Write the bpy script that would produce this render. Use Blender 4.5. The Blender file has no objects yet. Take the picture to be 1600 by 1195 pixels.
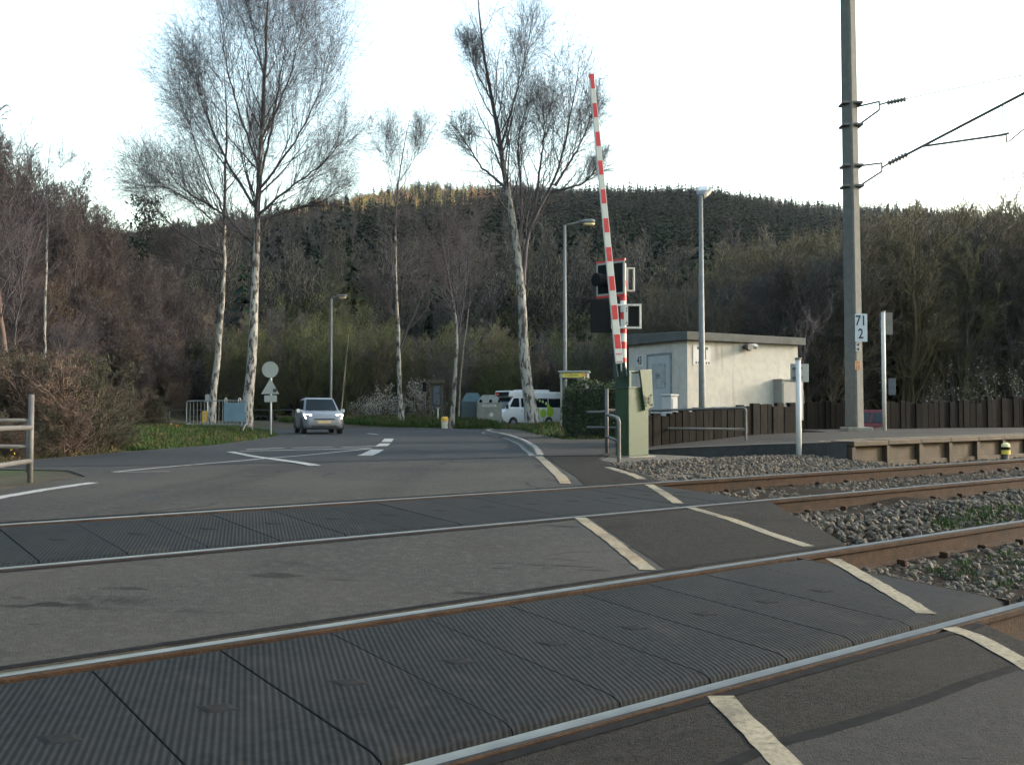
import bpy, bmesh, math, random
import numpy as np
from mathutils import Vector, Matrix
from mathutils.geometry import tessellate_polygon

# ------------------------------------------------------------------ camera, sky, sun, exposure
scene = bpy.context.scene
C = scene.collection
F, CX, CY, CAMZ = 1480.0, 800.0, 597.5, 0.85          # focal length in pixels of a 1600 px wide frame
PITCH = math.atan((645 - CY) / F)
cam_d = bpy.data.cameras.new('camera'); cam = bpy.data.objects.new('camera', cam_d); C.objects.link(cam)
cam_d.sensor_width = 36; cam_d.lens = F / 1600 * 36; cam_d.clip_end = 4000; cam_d.clip_start = .05
cam.location = (0, 0, CAMZ); cam.rotation_euler = (math.pi / 2 + PITCH, 0, 0)
scene.camera = cam
SUN_AZ, SUN_EL = math.radians(76), math.radians(15)     # azimuth clockwise from the viewing direction (+Y)
w = bpy.data.worlds.new('World'); scene.world = w; w.use_nodes = True
nt = w.node_tree; sky = nt.nodes.new('ShaderNodeTexSky'); sky.sky_type = 'NISHITA'; sky.sun_disc = False
sky.sun_elevation = SUN_EL; sky.sun_rotation = SUN_AZ; sky.air_density = 1.5; sky.dust_density = 2.2; sky.ozone_density = 1.0
bg = nt.nodes['Background']; bg.inputs['Strength'].default_value = .15
nt.links.new(sky.outputs['Color'], bg.inputs['Color'])
sl = bpy.data.lights.new('sun', 'SUN'); sl.energy = 1.2; sl.angle = math.radians(10); sl.color = (1, .95, .88)
so = bpy.data.objects.new('sun', sl); C.objects.link(so)
sd = Vector((math.sin(SUN_AZ) * math.cos(SUN_EL), math.cos(SUN_AZ) * math.cos(SUN_EL), math.sin(SUN_EL)))
so.rotation_euler = sd.to_track_quat('Z', 'Y').to_euler(); so.location = (40, 0, 40)
scene.view_settings.view_transform = 'Standard'; scene.view_settings.look = 'None'
scene.view_settings.exposure = 2.35; scene.view_settings.gamma = 1; scene.view_settings.use_curve_mapping = False
scene.cycles.max_bounces = 3; scene.cycles.diffuse_bounces = 2; scene.cycles.glossy_bounces = 2; scene.cycles.use_adaptive_sampling = True; scene.cycles.adaptive_threshold = .03; scene.cycles.transparent_max_bounces = 8; scene.cycles.use_denoising = True

# ------------------------------------------------------------------ place: axes and ground heights
DX, DY = .791, .6117                                      # the rails run along (DX, DY); p is the distance across them
def UP(u, p): return (u * DX - p * DY, u * DY + p * DX)
def up_of(X, Y): return (X * DX + Y * DY, -X * DY + Y * DX)
def sstep(a, b, x):
    t = np.clip((x - a) / (b - a), 0, 1); return t * t * (3 - 2 * t)
def Gp(p):
    p = np.asarray(p, float)
    a = np.where(p < 8, -.27 + .05 * np.maximum(p, -3), .13)
    return np.where(p > 11, .13 * (1 - sstep(11, 18, p)), a)
def G(X, Y):                                              # level of the paved surfaces
    X = np.asarray(X, float); Y = np.asarray(Y, float)
    g = Gp(-X * DY + Y * DX)
    return g - .2 * sstep(46, 62, Y) * sstep(-6, 1, X)
def ray(x, y):
    v = ((x - CX) / F, 1.0, -(y - CY) / F); c, s = math.cos(PITCH), math.sin(PITCH)
    return np.array([v[0], v[1] * c - v[2] * s, v[1] * s + v[2] * c])
def at(x, y, Y):                                          # point on the sight line of a pixel, Y metres ahead
    r = ray(x, y); return np.array([0, 0, CAMZ]) + r * (Y / r[1])
TS = np.linspace(.8, 140, 6000)
def gp(x, y):                                             # where a sight line meets the paving
    r = ray(x, y); v = CAMZ + r[2] * TS - G(r[0] * TS, r[1] * TS)
    i = int(np.argmax(v <= 0)); t = TS[i - 1] + (TS[i] - TS[i - 1]) * v[i - 1] / (v[i - 1] - v[i])
    return (float(r[0] * t), float(r[1] * t))
# hills: ridge line by bearing; unseen far right raised to cast shade
RX = np.array([-1400, -400, 0, 180, 330, 500, 650, 750, 930, 1060, 1130, 1250, 1350, 1450, 1580, 1800, 2100, 2700, 4200, 7000])
RYR = np.array([300, 330, 372, 368, 345, 318, 297, 292, 296, 296, 303, 326, 336, 336, 352, 330, 270, 300, 330, 400])
def hills(X, Y):
    r = np.hypot(X, Y); az = np.arctan2(X, np.maximum(Y, 1e-3))
    px = CX + F * np.tan(np.clip(az, -1.35, 1.35))
    yr = np.interp(px, RX, RYR)
    R = 820.0
    top = (645 - yr) / F * R * np.cos(np.clip(az, -.7, .7)) - 12
    s = np.clip((r - 105) / (R - 105), 0, 1.25)
    prof = np.where(s < 1, s ** 1.05, 1 - .55 * (s - 1))
    h1 = top * prof * (Y > -60) * sstep(105, 115, r)
    h2 = .74 * np.maximum(0, -X - 21.5 - .06 * np.maximum(Y - 40, 0))   # steep bank on the left
    h2 = np.minimum(h2, 34) * sstep(-160, -60, Y) * (1 - sstep(84, 128, Y))  # bank runs on unseen behind the camera, added to block sky light
    return np.maximum(h1, h2)
def ground_z(X, Y):
    X = np.asarray(X, float); Y = np.asarray(Y, float)
    p = -X * DY + Y * DX; u = X * DX + Y * DY
    g = G(X, Y) - .07 + .056 * (1 - sstep(-4.75, -4.70, X)) * (1 - sstep(15, 17, Y)) * sstep(8.2, 8.6, p)
    g = g - .26 * sstep(.6, 1.2, p) * (1 - sstep(8.3, 9.2, p))
    g = g + .27 * np.exp(-((X - 2.2) / 2.6) ** 2 - ((Y - 40) / 8.5) ** 2)                      # grassy bank by the hedge
    g = g + .38 * sstep(51.5, 58, Y) * (1 - sstep(66, 70, Y)) * (1 - sstep(-1.3, -.4, X))     # grass in front of the containers
    g = g + .32 * (1 - sstep(-11.5, -9.0, X)) * sstep(15, 19, Y) * (1 - sstep(37, 40, Y))       # left verge
    g = g - .5 * sstep(24.0, 30, Y) * sstep(8, 10, X) * (1 - sstep(60, 85, Y))                                           # car park behind the platform
    n = .05 * np.sin(X * .9 + 1.3 * np.sin(Y * .7)) * np.sin(Y * 1.1)
    far = sstep(90, 200, np.hypot(X, Y))
    return g + n * sstep(14, 20, p) + hills(X, Y) + far * (5 * np.sin(X * .016) * np.sin(Y * .013 + 1) + 1.2 * np.sin(X * .06 + Y * .04))

# ------------------------------------------------------------------ materials
MATS = {}
def shift_by_object(t, src, mp):
    '''start the pattern elsewhere on every object, so that alike pieces differ'''
    N = t.nodes; L = t.links; oi = N.new('ShaderNodeObjectInfo'); k = N.new('ShaderNodeMath'); k.operation = 'MULTIPLY'; k.inputs[1].default_value = 41.3
    ad = N.new('ShaderNodeVectorMath'); L.new(oi.outputs['Random'], k.inputs[0]); L.new(src, ad.inputs[0]); L.new(k.outputs[0], ad.inputs[1]); L.new(ad.outputs[0], mp.inputs['Vector'])
def mat(name, col, rough=.75, metal=0., var=.18, scale=6., bump=0., bscale=None, col2=None, detail=5, spec=.5, rnd=0., emit=None, estr=0, stretch=(1, 1, 1), lo=.35, hi=.65, coord='Object'):
    if name in MATS: return MATS[name]
    m = bpy.data.materials.new(name); m.use_nodes = True; t = m.node_tree; N = t.nodes; L = t.links
    b = N['Principled BSDF']; b.inputs['Roughness'].default_value = rough; b.inputs['Metallic'].default_value = metal
    b.inputs['Specular IOR Level'].default_value = spec
    tc = N.new('ShaderNodeTexCoord'); mp = N.new('ShaderNodeMapping'); mp.inputs['Scale'].default_value = stretch
    L.new(tc.outputs[coord], mp.inputs['Vector'])
    no = N.new('ShaderNodeTexNoise'); no.inputs['Scale'].default_value = scale; no.inputs['Detail'].default_value = detail; no.inputs['Roughness'].default_value = .62
    if rnd: shift_by_object(t, tc.outputs[coord], mp)
    L.new(mp.outputs['Vector'], no.inputs['Vector'])
    cr = N.new('ShaderNodeValToRGB'); cr.color_ramp.elements[0].position = lo; cr.color_ramp.elements[1].position = hi
    c1 = tuple(col); c2 = tuple(col2) if col2 else tuple(min(1, x * (1 + var)) for x in col)
    if not col2: c1 = tuple(x * (1 - var) for x in col)
    cr.color_ramp.elements[0].color = (*c1, 1); cr.color_ramp.elements[1].color = (*c2, 1)
    L.new(no.outputs['Fac'], cr.inputs['Fac'])
    out = cr.outputs['Color']
    if rnd:
        oi = N.new('ShaderNodeObjectInfo'); hs = N.new('ShaderNodeHueSaturation'); mr = N.new('ShaderNodeMapRange')
        mr.inputs['To Min'].default_value = 1 - rnd; mr.inputs['To Max'].default_value = 1 + rnd
        L.new(oi.outputs['Random'], mr.inputs['Value']); L.new(mr.outputs['Result'], hs.inputs['Value'])
        mh = N.new('ShaderNodeMath'); mh.operation = 'MULTIPLY'; mh.inputs[1].default_value = 7.31
        fr = N.new('ShaderNodeMath'); fr.operation = 'FRACT'; m2 = N.new('ShaderNodeMapRange')
        m2.inputs['To Min'].default_value = .5 - .06 * rnd; m2.inputs['To Max'].default_value = .5 + .06 * rnd
        L.new(oi.outputs['Random'], mh.inputs[0]); L.new(mh.outputs[0], fr.inputs[0]); L.new(fr.outputs[0], m2.inputs['Value']); L.new(m2.outputs['Result'], hs.inputs['Hue'])
        L.new(out, hs.inputs['Color']); out = hs.outputs['Color']
    L.new(out, b.inputs['Base Color'])
    if bump:
        n2 = N.new('ShaderNodeTexNoise'); n2.inputs['Scale'].default_value = bscale or scale * 6; n2.inputs['Detail'].default_value = 4
        L.new(mp.outputs['Vector'], n2.inputs['Vector'])
        bp = N.new('ShaderNodeBump'); bp.inputs['Strength'].default_value = bump; bp.inputs['Distance'].default_value = .02
        L.new(n2.outputs['Fac'], bp.inputs['Height']); L.new(bp.outputs['Normal'], b.inputs['Normal'])
    if emit:
        b.inputs['Emission Color'].default_value = (*emit, 1); b.inputs['Emission Strength'].default_value = estr
    MATS[name] = m; return m

def mixin(m, col, scale, lo, hi, stretch=(1, 1, 1), fac=1.0, coord='Object', detail=6, each=False):
    """lay a second noise-shaped colour (stains, wear, patches) over a material"""
    t = m.node_tree; N = t.nodes; L = t.links; b = N['Principled BSDF']
    src = b.inputs['Base Color'].links[0].from_socket
    tc = N.new('ShaderNodeTexCoord'); mp = N.new('ShaderNodeMapping'); mp.inputs['Scale'].default_value = stretch; mp.inputs['Location'].default_value = (3.1 * scale, 1.7, .4)
    no = N.new('ShaderNodeTexNoise'); no.inputs['Scale'].default_value = scale; no.inputs['Detail'].default_value = detail
    cr = N.new('ShaderNodeValToRGB'); cr.color_ramp.elements[0].position = lo; cr.color_ramp.elements[1].position = hi
    cr.color_ramp.elements[0].color = (0, 0, 0, 1); cr.color_ramp.elements[1].color = (fac, fac, fac, 1)
    mx = N.new('ShaderNodeMixRGB'); mx.inputs[2].default_value = (*col, 1)
    L.new(tc.outputs[coord], mp.inputs['Vector']); L.new(mp.outputs['Vector'], no.inputs['Vector']); L.new(no.outputs['Fac'], cr.inputs['Fac'])
    if each: shift_by_object(t, tc.outputs[coord], mp)
    L.new(cr.outputs['Color'], mx.inputs[0]); L.new(src, mx.inputs[1]); L.new(mx.outputs[0], b.inputs['Base Color'])
    return m

def cracks(m, col, scale, width, fac):
    '''fine branching cracks'''
    t = m.node_tree; N = t.nodes; L = t.links; b = N['Principled BSDF']; src = b.inputs['Base Color'].links[0].from_socket
    tc = N.new('ShaderNodeTexCoord'); no = N.new('ShaderNodeTexNoise'); no.inputs['Scale'].default_value = 2.2; no.inputs['Detail'].default_value = 5
    ad = N.new('ShaderNodeVectorMath'); ad.operation = 'MULTIPLY_ADD'; ad.inputs[1].default_value = (.55, .55, 0)
    vo = N.new('ShaderNodeTexVoronoi'); vo.feature = 'DISTANCE_TO_EDGE'; vo.inputs['Scale'].default_value = scale
    cr = N.new('ShaderNodeValToRGB'); cr.color_ramp.elements[0].position = width * .4; cr.color_ramp.elements[1].position = width; cr.color_ramp.elements[0].color = (fac, fac, fac, 1); cr.color_ramp.elements[1].color = (0, 0, 0, 1)
    n2 = N.new('ShaderNodeTexNoise'); n2.inputs['Scale'].default_value = .5; c2 = N.new('ShaderNodeValToRGB'); c2.color_ramp.elements[0].position = .5; c2.color_ramp.elements[1].position = .58
    mu = N.new('ShaderNodeMath'); mu.operation = 'MULTIPLY'; mx = N.new('ShaderNodeMixRGB'); mx.inputs[2].default_value = (*col, 1)
    L.new(tc.outputs['Object'], no.inputs['Vector']); L.new(no.outputs['Color'], ad.inputs[0]); L.new(tc.outputs['Object'], ad.inputs[2]); L.new(ad.outputs[0], vo.inputs['Vector']); L.new(vo.outputs['Distance'], cr.inputs['Fac'])
    L.new(tc.outputs['Object'], n2.inputs['Vector']); L.new(n2.outputs['Fac'], c2.inputs['Fac']); L.new(cr.outputs['Color'], mu.inputs[0]); L.new(c2.outputs['Color'], mu.inputs[1])
    L.new(mu.outputs[0], mx.inputs[0]); L.new(src, mx.inputs[1]); L.new(mx.outputs[0], b.inputs['Base Color'])
asph = mat('asphalt_worn', (.041, .0405, .038), .86, var=.42, scale=90, bump=.6, bscale=220, spec=.08)
mixin(asph, (.058, .054, .046), .55, .42, .68, fac=.8); mixin(asph, (.017, .017, .017), 1.6, .64, .74, stretch=(.55, 1.5, 1), fac=.75); mixin(asph, (.026, .026, .025), .35, .5, .68, fac=.6); mixin(asph, (.022, .022, .022), .9, .5, .68, stretch=(1.3, .09, 1), fac=.5); mixin(asph, (.064, .062, .057), 17, .5, .66, fac=.5); mixin(asph, (.013, .013, .013), 4.5, .655, .70, stretch=(.4, 1.3, 1), fac=.7); mixin(asph, (.012, .012, .012), 11, .70, .74, stretch=(.6, 1.2, 1), fac=.7)
cracks(asph, (.012, .012, .0115), .55, .012, .85)
asph2 = mat('asphalt_dark', (.029, .0305, .032), .85, var=.25, scale=80, bump=.3, bscale=200, spec=.08)
mixin(asph2, (.036, .0365, .036), .45, .5, .72, fac=.7); mixin(asph2, (.036, .037, .037), 15, .52, .68, fac=.5); mixin(asph2, (.014, .0145, .015), 1.1, .62, .75, stretch=(.5, 1.4, 1), fac=.6)
asph3 = mat('asphalt_brown', (.02, .0185, .0162), .9, var=.45, scale=70, bump=.7, bscale=180, spec=.08)
mixin(asph3, (.025, .0235, .021), .8, .5, .7, fac=.6); mixin(asph3, (.03, .0285, .026), 17, .5, .66, fac=.5); mixin(asph3, (.0095, .009, .0085), 1.3, .58, .72, fac=.7)
walk = mat('pavement_asphalt', (.042, .039, .035), .9, var=.22, scale=60, bump=.3, bscale=160, spec=.08)
mixin(walk, (.024, .0225, .02), .7, .52, .7, fac=.7)
paint_y = mat('worn_yellow_paint', (.185, .162, .115), .85, var=.28, scale=45, spec=.1); mixin(paint_y, (.055, .05, .042), 3.5, .5, .78, fac=.85); mixin(paint_y, (.035, .032, .028), 1.6, .62, .7, stretch=(1.6, .5, 1), fac=.6); mixin(paint_y, (.05, .045, .036), 28, .62, .69, fac=.7); mixin(paint_y, (.26, .15, .07), 1.3, .56, .75, fac=.5)
paint_w = mat('worn_white_paint', (.25, .25, .24), .85, var=.12, scale=30, spec=.1); mixin(paint_w, (.13, .12, .11), 7, .57, .68, fac=.85)
conc = mat('concrete', (.17, .16, .135), .9, var=.2, scale=7, bump=.25, bscale=60); mixin(conc, (.12, .105, .08), 2.2, .5, .72, fac=.7)
conc_b = mat('platform_concrete', (.046, .031, .016), .9, var=.25, scale=5, bump=.3, bscale=50); mixin(conc_b, (.022, .017, .011), 2.5, .45, .7, fac=.8)
kerbm = mat('kerb_concrete', (.13, .125, .11), .9, var=.15, scale=9, bump=.2); mixin(kerbm, (.06, .056, .048), 3, .52, .7, fac=.6)
steel = mat('rail_steel', (.33, .275, .215), .38, 1., var=.12, scale=20, stretch=(.3, .3, 1))
steel_w = mat('rail_steel_dull', (.075, .062, .05), .6, .4, var=.3, scale=14, stretch=(.3, .3, 1), spec=.25)
rust = mat('rail_rust', (.03, .0175, .011), .9, spec=.15, var=.3, scale=12, bump=.3)
mixin(rust, (.017, .0125, .009), 3, .5, .7, fac=.8)
galv = mat('galvanised_steel', (.11, .12, .12), .6, .2, var=.15, scale=10, bump=.05)
galv_d = mat('weathered_pipe', (.085, .082, .076), .65, .15, var=.2, scale=9, bump=.1)
white_p = mat('white_paint', (.4, .4, .385), .6, var=.06, scale=5)
sign_back = mat('sign_back_grey', (.25, .265, .25), .55, .1, var=.06, scale=4)
red_p = mat('signal_red', (.5, .025, .03), .45, var=.1, scale=9)
boom_w = mat('boom_white', (.5, .49, .45), .5, var=.07, scale=6)
black_p = mat('signal_black', (.006, .0065, .0075), .7, spec=.15, var=.2, scale=8)
green_p = mat('barrier_green', (.022, .048, .022), .5, var=.08, scale=3); mixin(green_p, (.02, .033, .017), 2.4, .6, .8, fac=.5)
green_d = mat('barrier_dark_green', (.022, .05, .036), .5, var=.1, scale=4)
wood = mat('old_sleeper_wood', (.0105, .0094, .0082), .95, spec=.1, var=.35, scale=9, bump=.5, bscale=30, rnd=.45, stretch=(3, 3, .4))
mixin(wood, (.025, .0225, .0195), 3.0, .56, .72, stretch=(4, 4, .3), fac=.6, each=True)
rubber = mat('crossing_panel_rubber', (.0145, .0165, .0175), .85, var=.25, scale=25, rnd=.14, spec=.08)
def ribs(m):
    t = m.node_tree; N = t.nodes; L = t.links; b = N['Principled BSDF']
    tc = N.new('ShaderNodeTexCoord'); mp = N.new('ShaderNodeMapping'); mp.inputs['Rotation'].default_value = (0, 0, math.radians(-DECKROT))
    wv = N.new('ShaderNodeTexWave'); wv.wave_type = 'BANDS'; wv.bands_direction = 'X'; wv.wave_profile = 'SIN'; wv.inputs['Scale'].default_value = 13.5
    L.new(tc.outputs['Object'], mp.inputs['Vector']); L.new(mp.outputs['Vector'], wv.inputs['Vector'])
    bp = N.new('ShaderNodeBump'); bp.inputs['Strength'].default_value = .2; bp.inputs['Distance'].default_value = .012
    L.new(wv.outputs['Fac'], bp.inputs['Height']); L.new(bp.outputs['Normal'], b.inputs['Normal'])
    mx = N.new('ShaderNodeMixRGB'); mx.blend_type = 'MULTIPLY'; cr = N.new('ShaderNodeValToRGB')
    cr.color_ramp.elements[0].color = (.7, .7, .7, 1); cr.color_ramp.elements[0].position = .15; cr.color_ramp.elements[1].position = .6
    src = b.inputs['Base Color'].links[0].from_socket
    L.new(wv.outputs['Fac'], cr.inputs['Fac']); mx.inputs[0].default_value = 1; L.new(src, mx.inputs[1]); L.new(cr.outputs['Color'], mx.inputs[2]); L.new(mx.outputs[0], b.inputs['Base Color'])
DECKROT = -22
mixin(rubber, (.021, .0215, .021), 1.7, .45, .7, fac=.8, each=True); mixin(rubber, (.034, .032, .028), 6, .6, .75, fac=.6, each=True, stretch=(1, .4, 1)); ribs(rubber)
stone_m = mat('ballast_stone', (.07, .057, .042), .95, var=.3, scale=14, rnd=.5, bump=.2)
bed_m = mat('ballast_dirt', (.018, .015, .0115), 1, spec=.05, var=.4, scale=16, bump=.8, bscale=50)
grav_m = mat('fine_gravel', (.055, .047, .037), .95, var=.4, scale=70, bump=.8, bscale=120)
grass_m = mat('spring_grass', (.028, .056, .011), .8, var=.4, scale=.6, rnd=.0, spec=.2); 
dry_m = mat('dry_grass', (.075, .058, .03), .9, var=.3, scale=.5, spec=.2)
ground_m = mat('earth_and_turf', (.035, .029, .02), 1, var=.35, scale=3, bump=.6, bscale=14, spec=.15)
mixin(ground_m, (.028, .048, .012), .16, .47, .6, fac=.85); mixin(ground_m, (.055, .042, .027), 1.2, .55, .7, fac=.6)

# ------------------------------------------------------------------ mesh helpers
def link(o, parent=None):
    C.objects.link(o)
    if parent is not None: o.parent = parent
    return o
def mesh_obj(name, V, Fc, m=None, parent=None, smooth=False):
    me = bpy.data.meshes.new(name); me.from_pydata([tuple(map(float, v)) for v in V], [], Fc); me.update()
    if m is not None: me.materials.append(m)
    if smooth: me.polygons.foreach_set('use_smooth', [True] * len(me.polygons))
    return link(bpy.data.objects.new(name, me), parent)
def np_mesh(name, V, quads=None, tris=None, m=None, parent=None, smooth=False, do_link=True):
    V = np.asarray(V, np.float32); q = np.zeros((0, 4), np.int32) if quads is None else np.asarray(quads, np.int32); t = np.zeros((0, 3), np.int32) if tris is None else np.asarray(tris, np.int32)
    me = bpy.data.meshes.new(name); me.vertices.add(len(V)); me.vertices.foreach_set('co', V.ravel())
    nl = q.size + t.size; me.loops.add(nl); me.loops.foreach_set('vertex_index', np.concatenate([q.ravel(), t.ravel()]))
    n = len(q) + len(t); me.polygons.add(n)
    st = np.concatenate([np.arange(len(q)) * 4, q.size + np.arange(len(t)) * 3]).astype(np.int32)
    me.polygons.foreach_set('loop_start', st)
    if smooth: me.polygons.foreach_set('use_smooth', np.ones(n, bool))
    me.update(calc_edges=True); me.validate()
    if m is not None: me.materials.append(m)
    o = bpy.data.objects.new(name, me)
    return link(o, parent) if do_link else o
class MB:
    """collects shapes; build() makes ONE mesh object"""
    def __init__(s): s.v = []; s.f = []
    def add(s, V, Fc):
        n = len(s.v); s.v += [tuple(map(float, v)) for v in V]; s.f += [tuple(i + n for i in f) for f in Fc]; return s
    def box(s, x0, x1, y0, y1, z0, z1):
        return s.add([(x0, y0, z0), (x1, y0, z0), (x1, y1, z0), (x0, y1, z0), (x0, y0, z1), (x1, y0, z1), (x1, y1, z1), (x0, y1, z1)],
                     [(0, 3, 2, 1), (4, 5, 6, 7), (0, 1, 5, 4), (1, 2, 6, 5), (2, 3, 7, 6), (3, 0, 4, 7)])
    def prism(s, poly, axis, a, b):
        """poly in the two other axes, extruded along axis from a to b"""
        n = len(poly)
        def P(q, h): return {'x': (h, q[0], q[1]), 'y': (q[0], h, q[1]), 'z': (q[0], q[1], h)}[axis]
        V = [P(q, a) for q in poly] + [P(q, b) for q in poly]
        return s.add(V, [tuple(range(n))[::-1], tuple(range(n, 2 * n))] + [(i, (i + 1) % n, n + (i + 1) % n, n + i) for i in range(n)])
    def tube(s, pts, r, n=8, cap=True):
        pts = [Vector(p) for p in pts]; k = len(pts); rr = r if hasattr(r, '__len__') else [r] * k
        V = []; ref = None
        for i, p in enumerate(pts):
            t = (pts[min(i + 1, k - 1)] - pts[max(i - 1, 0)]).normalized()
            if ref is None: ref = t.cross(Vector((0, 0, 1))) if abs(t.z) < .9 else t.cross(Vector((1, 0, 0)))
            a = (ref - t * ref.dot(t)).normalized(); b = t.cross(a); ref = a
            for j in range(n):
                q = 2 * math.pi * j / n; V.append(p + (a * math.cos(q) + b * math.sin(q)) * rr[i])
        Fc = [(i * n + j, i * n + (j + 1) % n, (i + 1) * n + (j + 1) % n, (i + 1) * n + j) for i in range(k - 1) for j in range(n)]
        if cap: Fc += [tuple(range(n))[::-1], tuple(range((k - 1) * n, k * n))]
        return s.add(V, Fc)
    def loft(s, rings, cap=True):
        n = len(rings[0]); k = len(rings); V = [p for r in rings for p in r]
        Fc = [(i * n + j, i * n + (j + 1) % n, (i + 1) * n + (j + 1) % n, (i + 1) * n + j) for i in range(k - 1) for j in range(n)]
        if cap: Fc += [tuple(range(n))[::-1], tuple(range((k - 1) * n, k * n))]
        return s.add(V, Fc)
    def build(s, name, m, parent=None, bevel=0., seg=2, smooth=False, M=None):
        me = bpy.data.meshes.new(name); me.from_pydata(s.v, [], s.f); bm = bmesh.new(); bm.from_mesh(me)
        if M is not None: bm.transform(M)
        bmesh.ops.recalc_face_normals(bm, faces=bm.faces)
        if bevel:
            es = [e for e in bm.edges if len(e.link_faces) == 2 and e.calc_face_angle(0) > .5]
            bmesh.ops.bevel(bm, geom=es, offset=bevel, segments=seg, affect='EDGES', profile=.6, clamp_overlap=True)
        bm.to_mesh(me); bm.free(); me.materials.append(m)
        if smooth:
            for p in me.polygons: p.use_smooth = True
        return link(bpy.data.objects.new(name, me), parent)
def tag(o, label=None, cat=None, group=None, kind=None):
    if label: o['label'] = label
    if cat: o['category'] = cat
    if group: o['group'] = group
    if kind: o['kind'] = kind
    return o
def thing(name, loc, label, cat, rz=0., group=None):
    o = link(bpy.data.objects.new(name, None)); o.location = loc; o.rotation_euler = (0, 0, rz); o.empty_display_size = .2
    return tag(o, label, cat, group)
def struct(o): return tag(o, kind='structure')
def dup(o, parent):
    c = o.copy(); return link(c, parent)
def inst(mesh, name, parent, loc=(0, 0, 0), rot=(0, 0, 0), sc=(1, 1, 1)):
    o = bpy.data.objects.new(name, mesh); o.location = loc; o.rotation_euler = rot; o.scale = sc; return link(o, parent)
def sheet(name, poly, m, dz=0., parent=None, skirt=0., zf=None, step=.5, pr=(7.0, 18.5)):
    """flat polygon draped over the paving level, cut across at every change of slope"""
    zf = zf or (lambda X, Y: G(X, Y))
    bm = bmesh.new(); vs = [bm.verts.new((x, y, 0)) for x, y in poly]
    for tr in tessellate_polygon([[Vector((x, y, 0)) for x, y in poly]]): bm.faces.new([vs[i] for i in tr])
    ps = [up_of(x, y)[1] for x, y in poly]; cuts = [8.0] + list(np.arange(11, 18.6, step))
    for c in cuts:
        if min(ps) < c < max(ps):
            co = UP(0, c); bmesh.ops.bisect_plane(bm, geom=bm.verts[:] + bm.edges[:] + bm.faces[:], plane_co=(co[0], co[1], 0), plane_no=(-DY, DX, 0))
    ys = [y for _, y in poly]; xs = [x for x, _ in poly]
    for c in list(range(20, 80, 3)):
        if min(ys) < c < max(ys): bmesh.ops.bisect_plane(bm, geom=bm.verts[:] + bm.edges[:] + bm.faces[:], plane_co=(0, c, 0), plane_no=(0, 1, 0))
    if max(ys) > 46:
        for c in (-6, -4, -2, 0, 1): bmesh.ops.bisect_plane(bm, geom=bm.verts[:] + bm.edges[:] + bm.faces[:], plane_co=(c, 0, 0), plane_no=(1, 0, 0))
    for v in bm.verts: v.co.z = float(zf(v.co.x, v.co.y)) + dz
    bmesh.ops.recalc_face_normals(bm, faces=bm.faces)
    if sum(f.normal.z for f in bm.faces) < 0: bmesh.ops.reverse_faces(bm, faces=bm.faces)
    if skirt:
        be = [e for e in bm.edges if len(e.link_faces) == 1]
        r = bmesh.ops.extrude_edge_only(bm, edges=be)
        for v in [g for g in r['geom'] if isinstance(g, bmesh.types.BMVert)]: v.co.z -= skirt
    me = bpy.data.meshes.new(name); bm.to_mesh(me); bm.free(); me.materials.append(m)
    return link(bpy.data.objects.new(name, me), parent)
def text_mesh(s, size, m, name='lettering', parent=None, M=None, sx=1., depth=.002, bold=0.):
    cu = bpy.data.curves.new(name, 'FONT'); cu.body = s; cu.size = size; cu.align_x = 'CENTER'; cu.align_y = 'CENTER'; cu.extrude = depth; cu.offset = bold; cu.resolution_u = 3
    tmp = bpy.data.objects.new('tmp_text', cu); me = bpy.data.meshes.new_from_object(tmp); bpy.data.objects.remove(tmp)
    me.transform(Matrix.Diagonal((sx, 1, 1, 1)))
    if M is not None: me.transform(M)
    me.materials.clear(); me.materials.append(m); me.name = name
    return link(bpy.data.objects.new(name, me), parent)
FACE = Matrix.Rotation(math.pi / 2, 4, 'X')                 # turns text lying in XY so that it stands and faces -Y

# ------------------------------------------------------------------ trees
def tubes_np(groups):
    """groups: list of (P (N,k,3), R (N,k), sides) -> verts, quads"""
    VV = []; QQ = []; off = 0
    for P, R, n in groups:
        N, k, _ = P.shape
        T = np.gradient(P, axis=1); T /= np.linalg.norm(T, axis=2, keepdims=True) + 1e-9
        ref = np.where(np.abs(T[:, :1, 2:3]) > .9, np.array([1., 0, 0]), np.array([0, 0, 1.])); ref = np.broadcast_to(ref, T.shape)
        A = np.cross(T, ref); A /= np.linalg.norm(A, axis=2, keepdims=True) + 1e-9; B = np.cross(T, A)
        q = np.arange(n) * 2 * np.pi / n
        V = P[:, :, None] + (A[:, :, None] * np.cos(q)[:, None] + B[:, :, None] * np.sin(q)[:, None]) * R[:, :, None, None]
        base = (np.arange(N) * k * n)[:, None, None] + (np.arange(k - 1) * n)[None, :, None]; j = np.arange(n)[None, None]; j2 = (j + 1) % n
        Q = np.stack([base + j, base + j2, base + n + j2, base + n + j], -1).reshape(-1, 4) + off
        VV.append(V.reshape(-1, 3)); QQ.append(Q); off += N * k * n
    return np.concatenate(VV), np.concatenate(QQ)
def lens(P): return np.linalg.norm(np.diff(P, axis=1), axis=2).sum(1)
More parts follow.
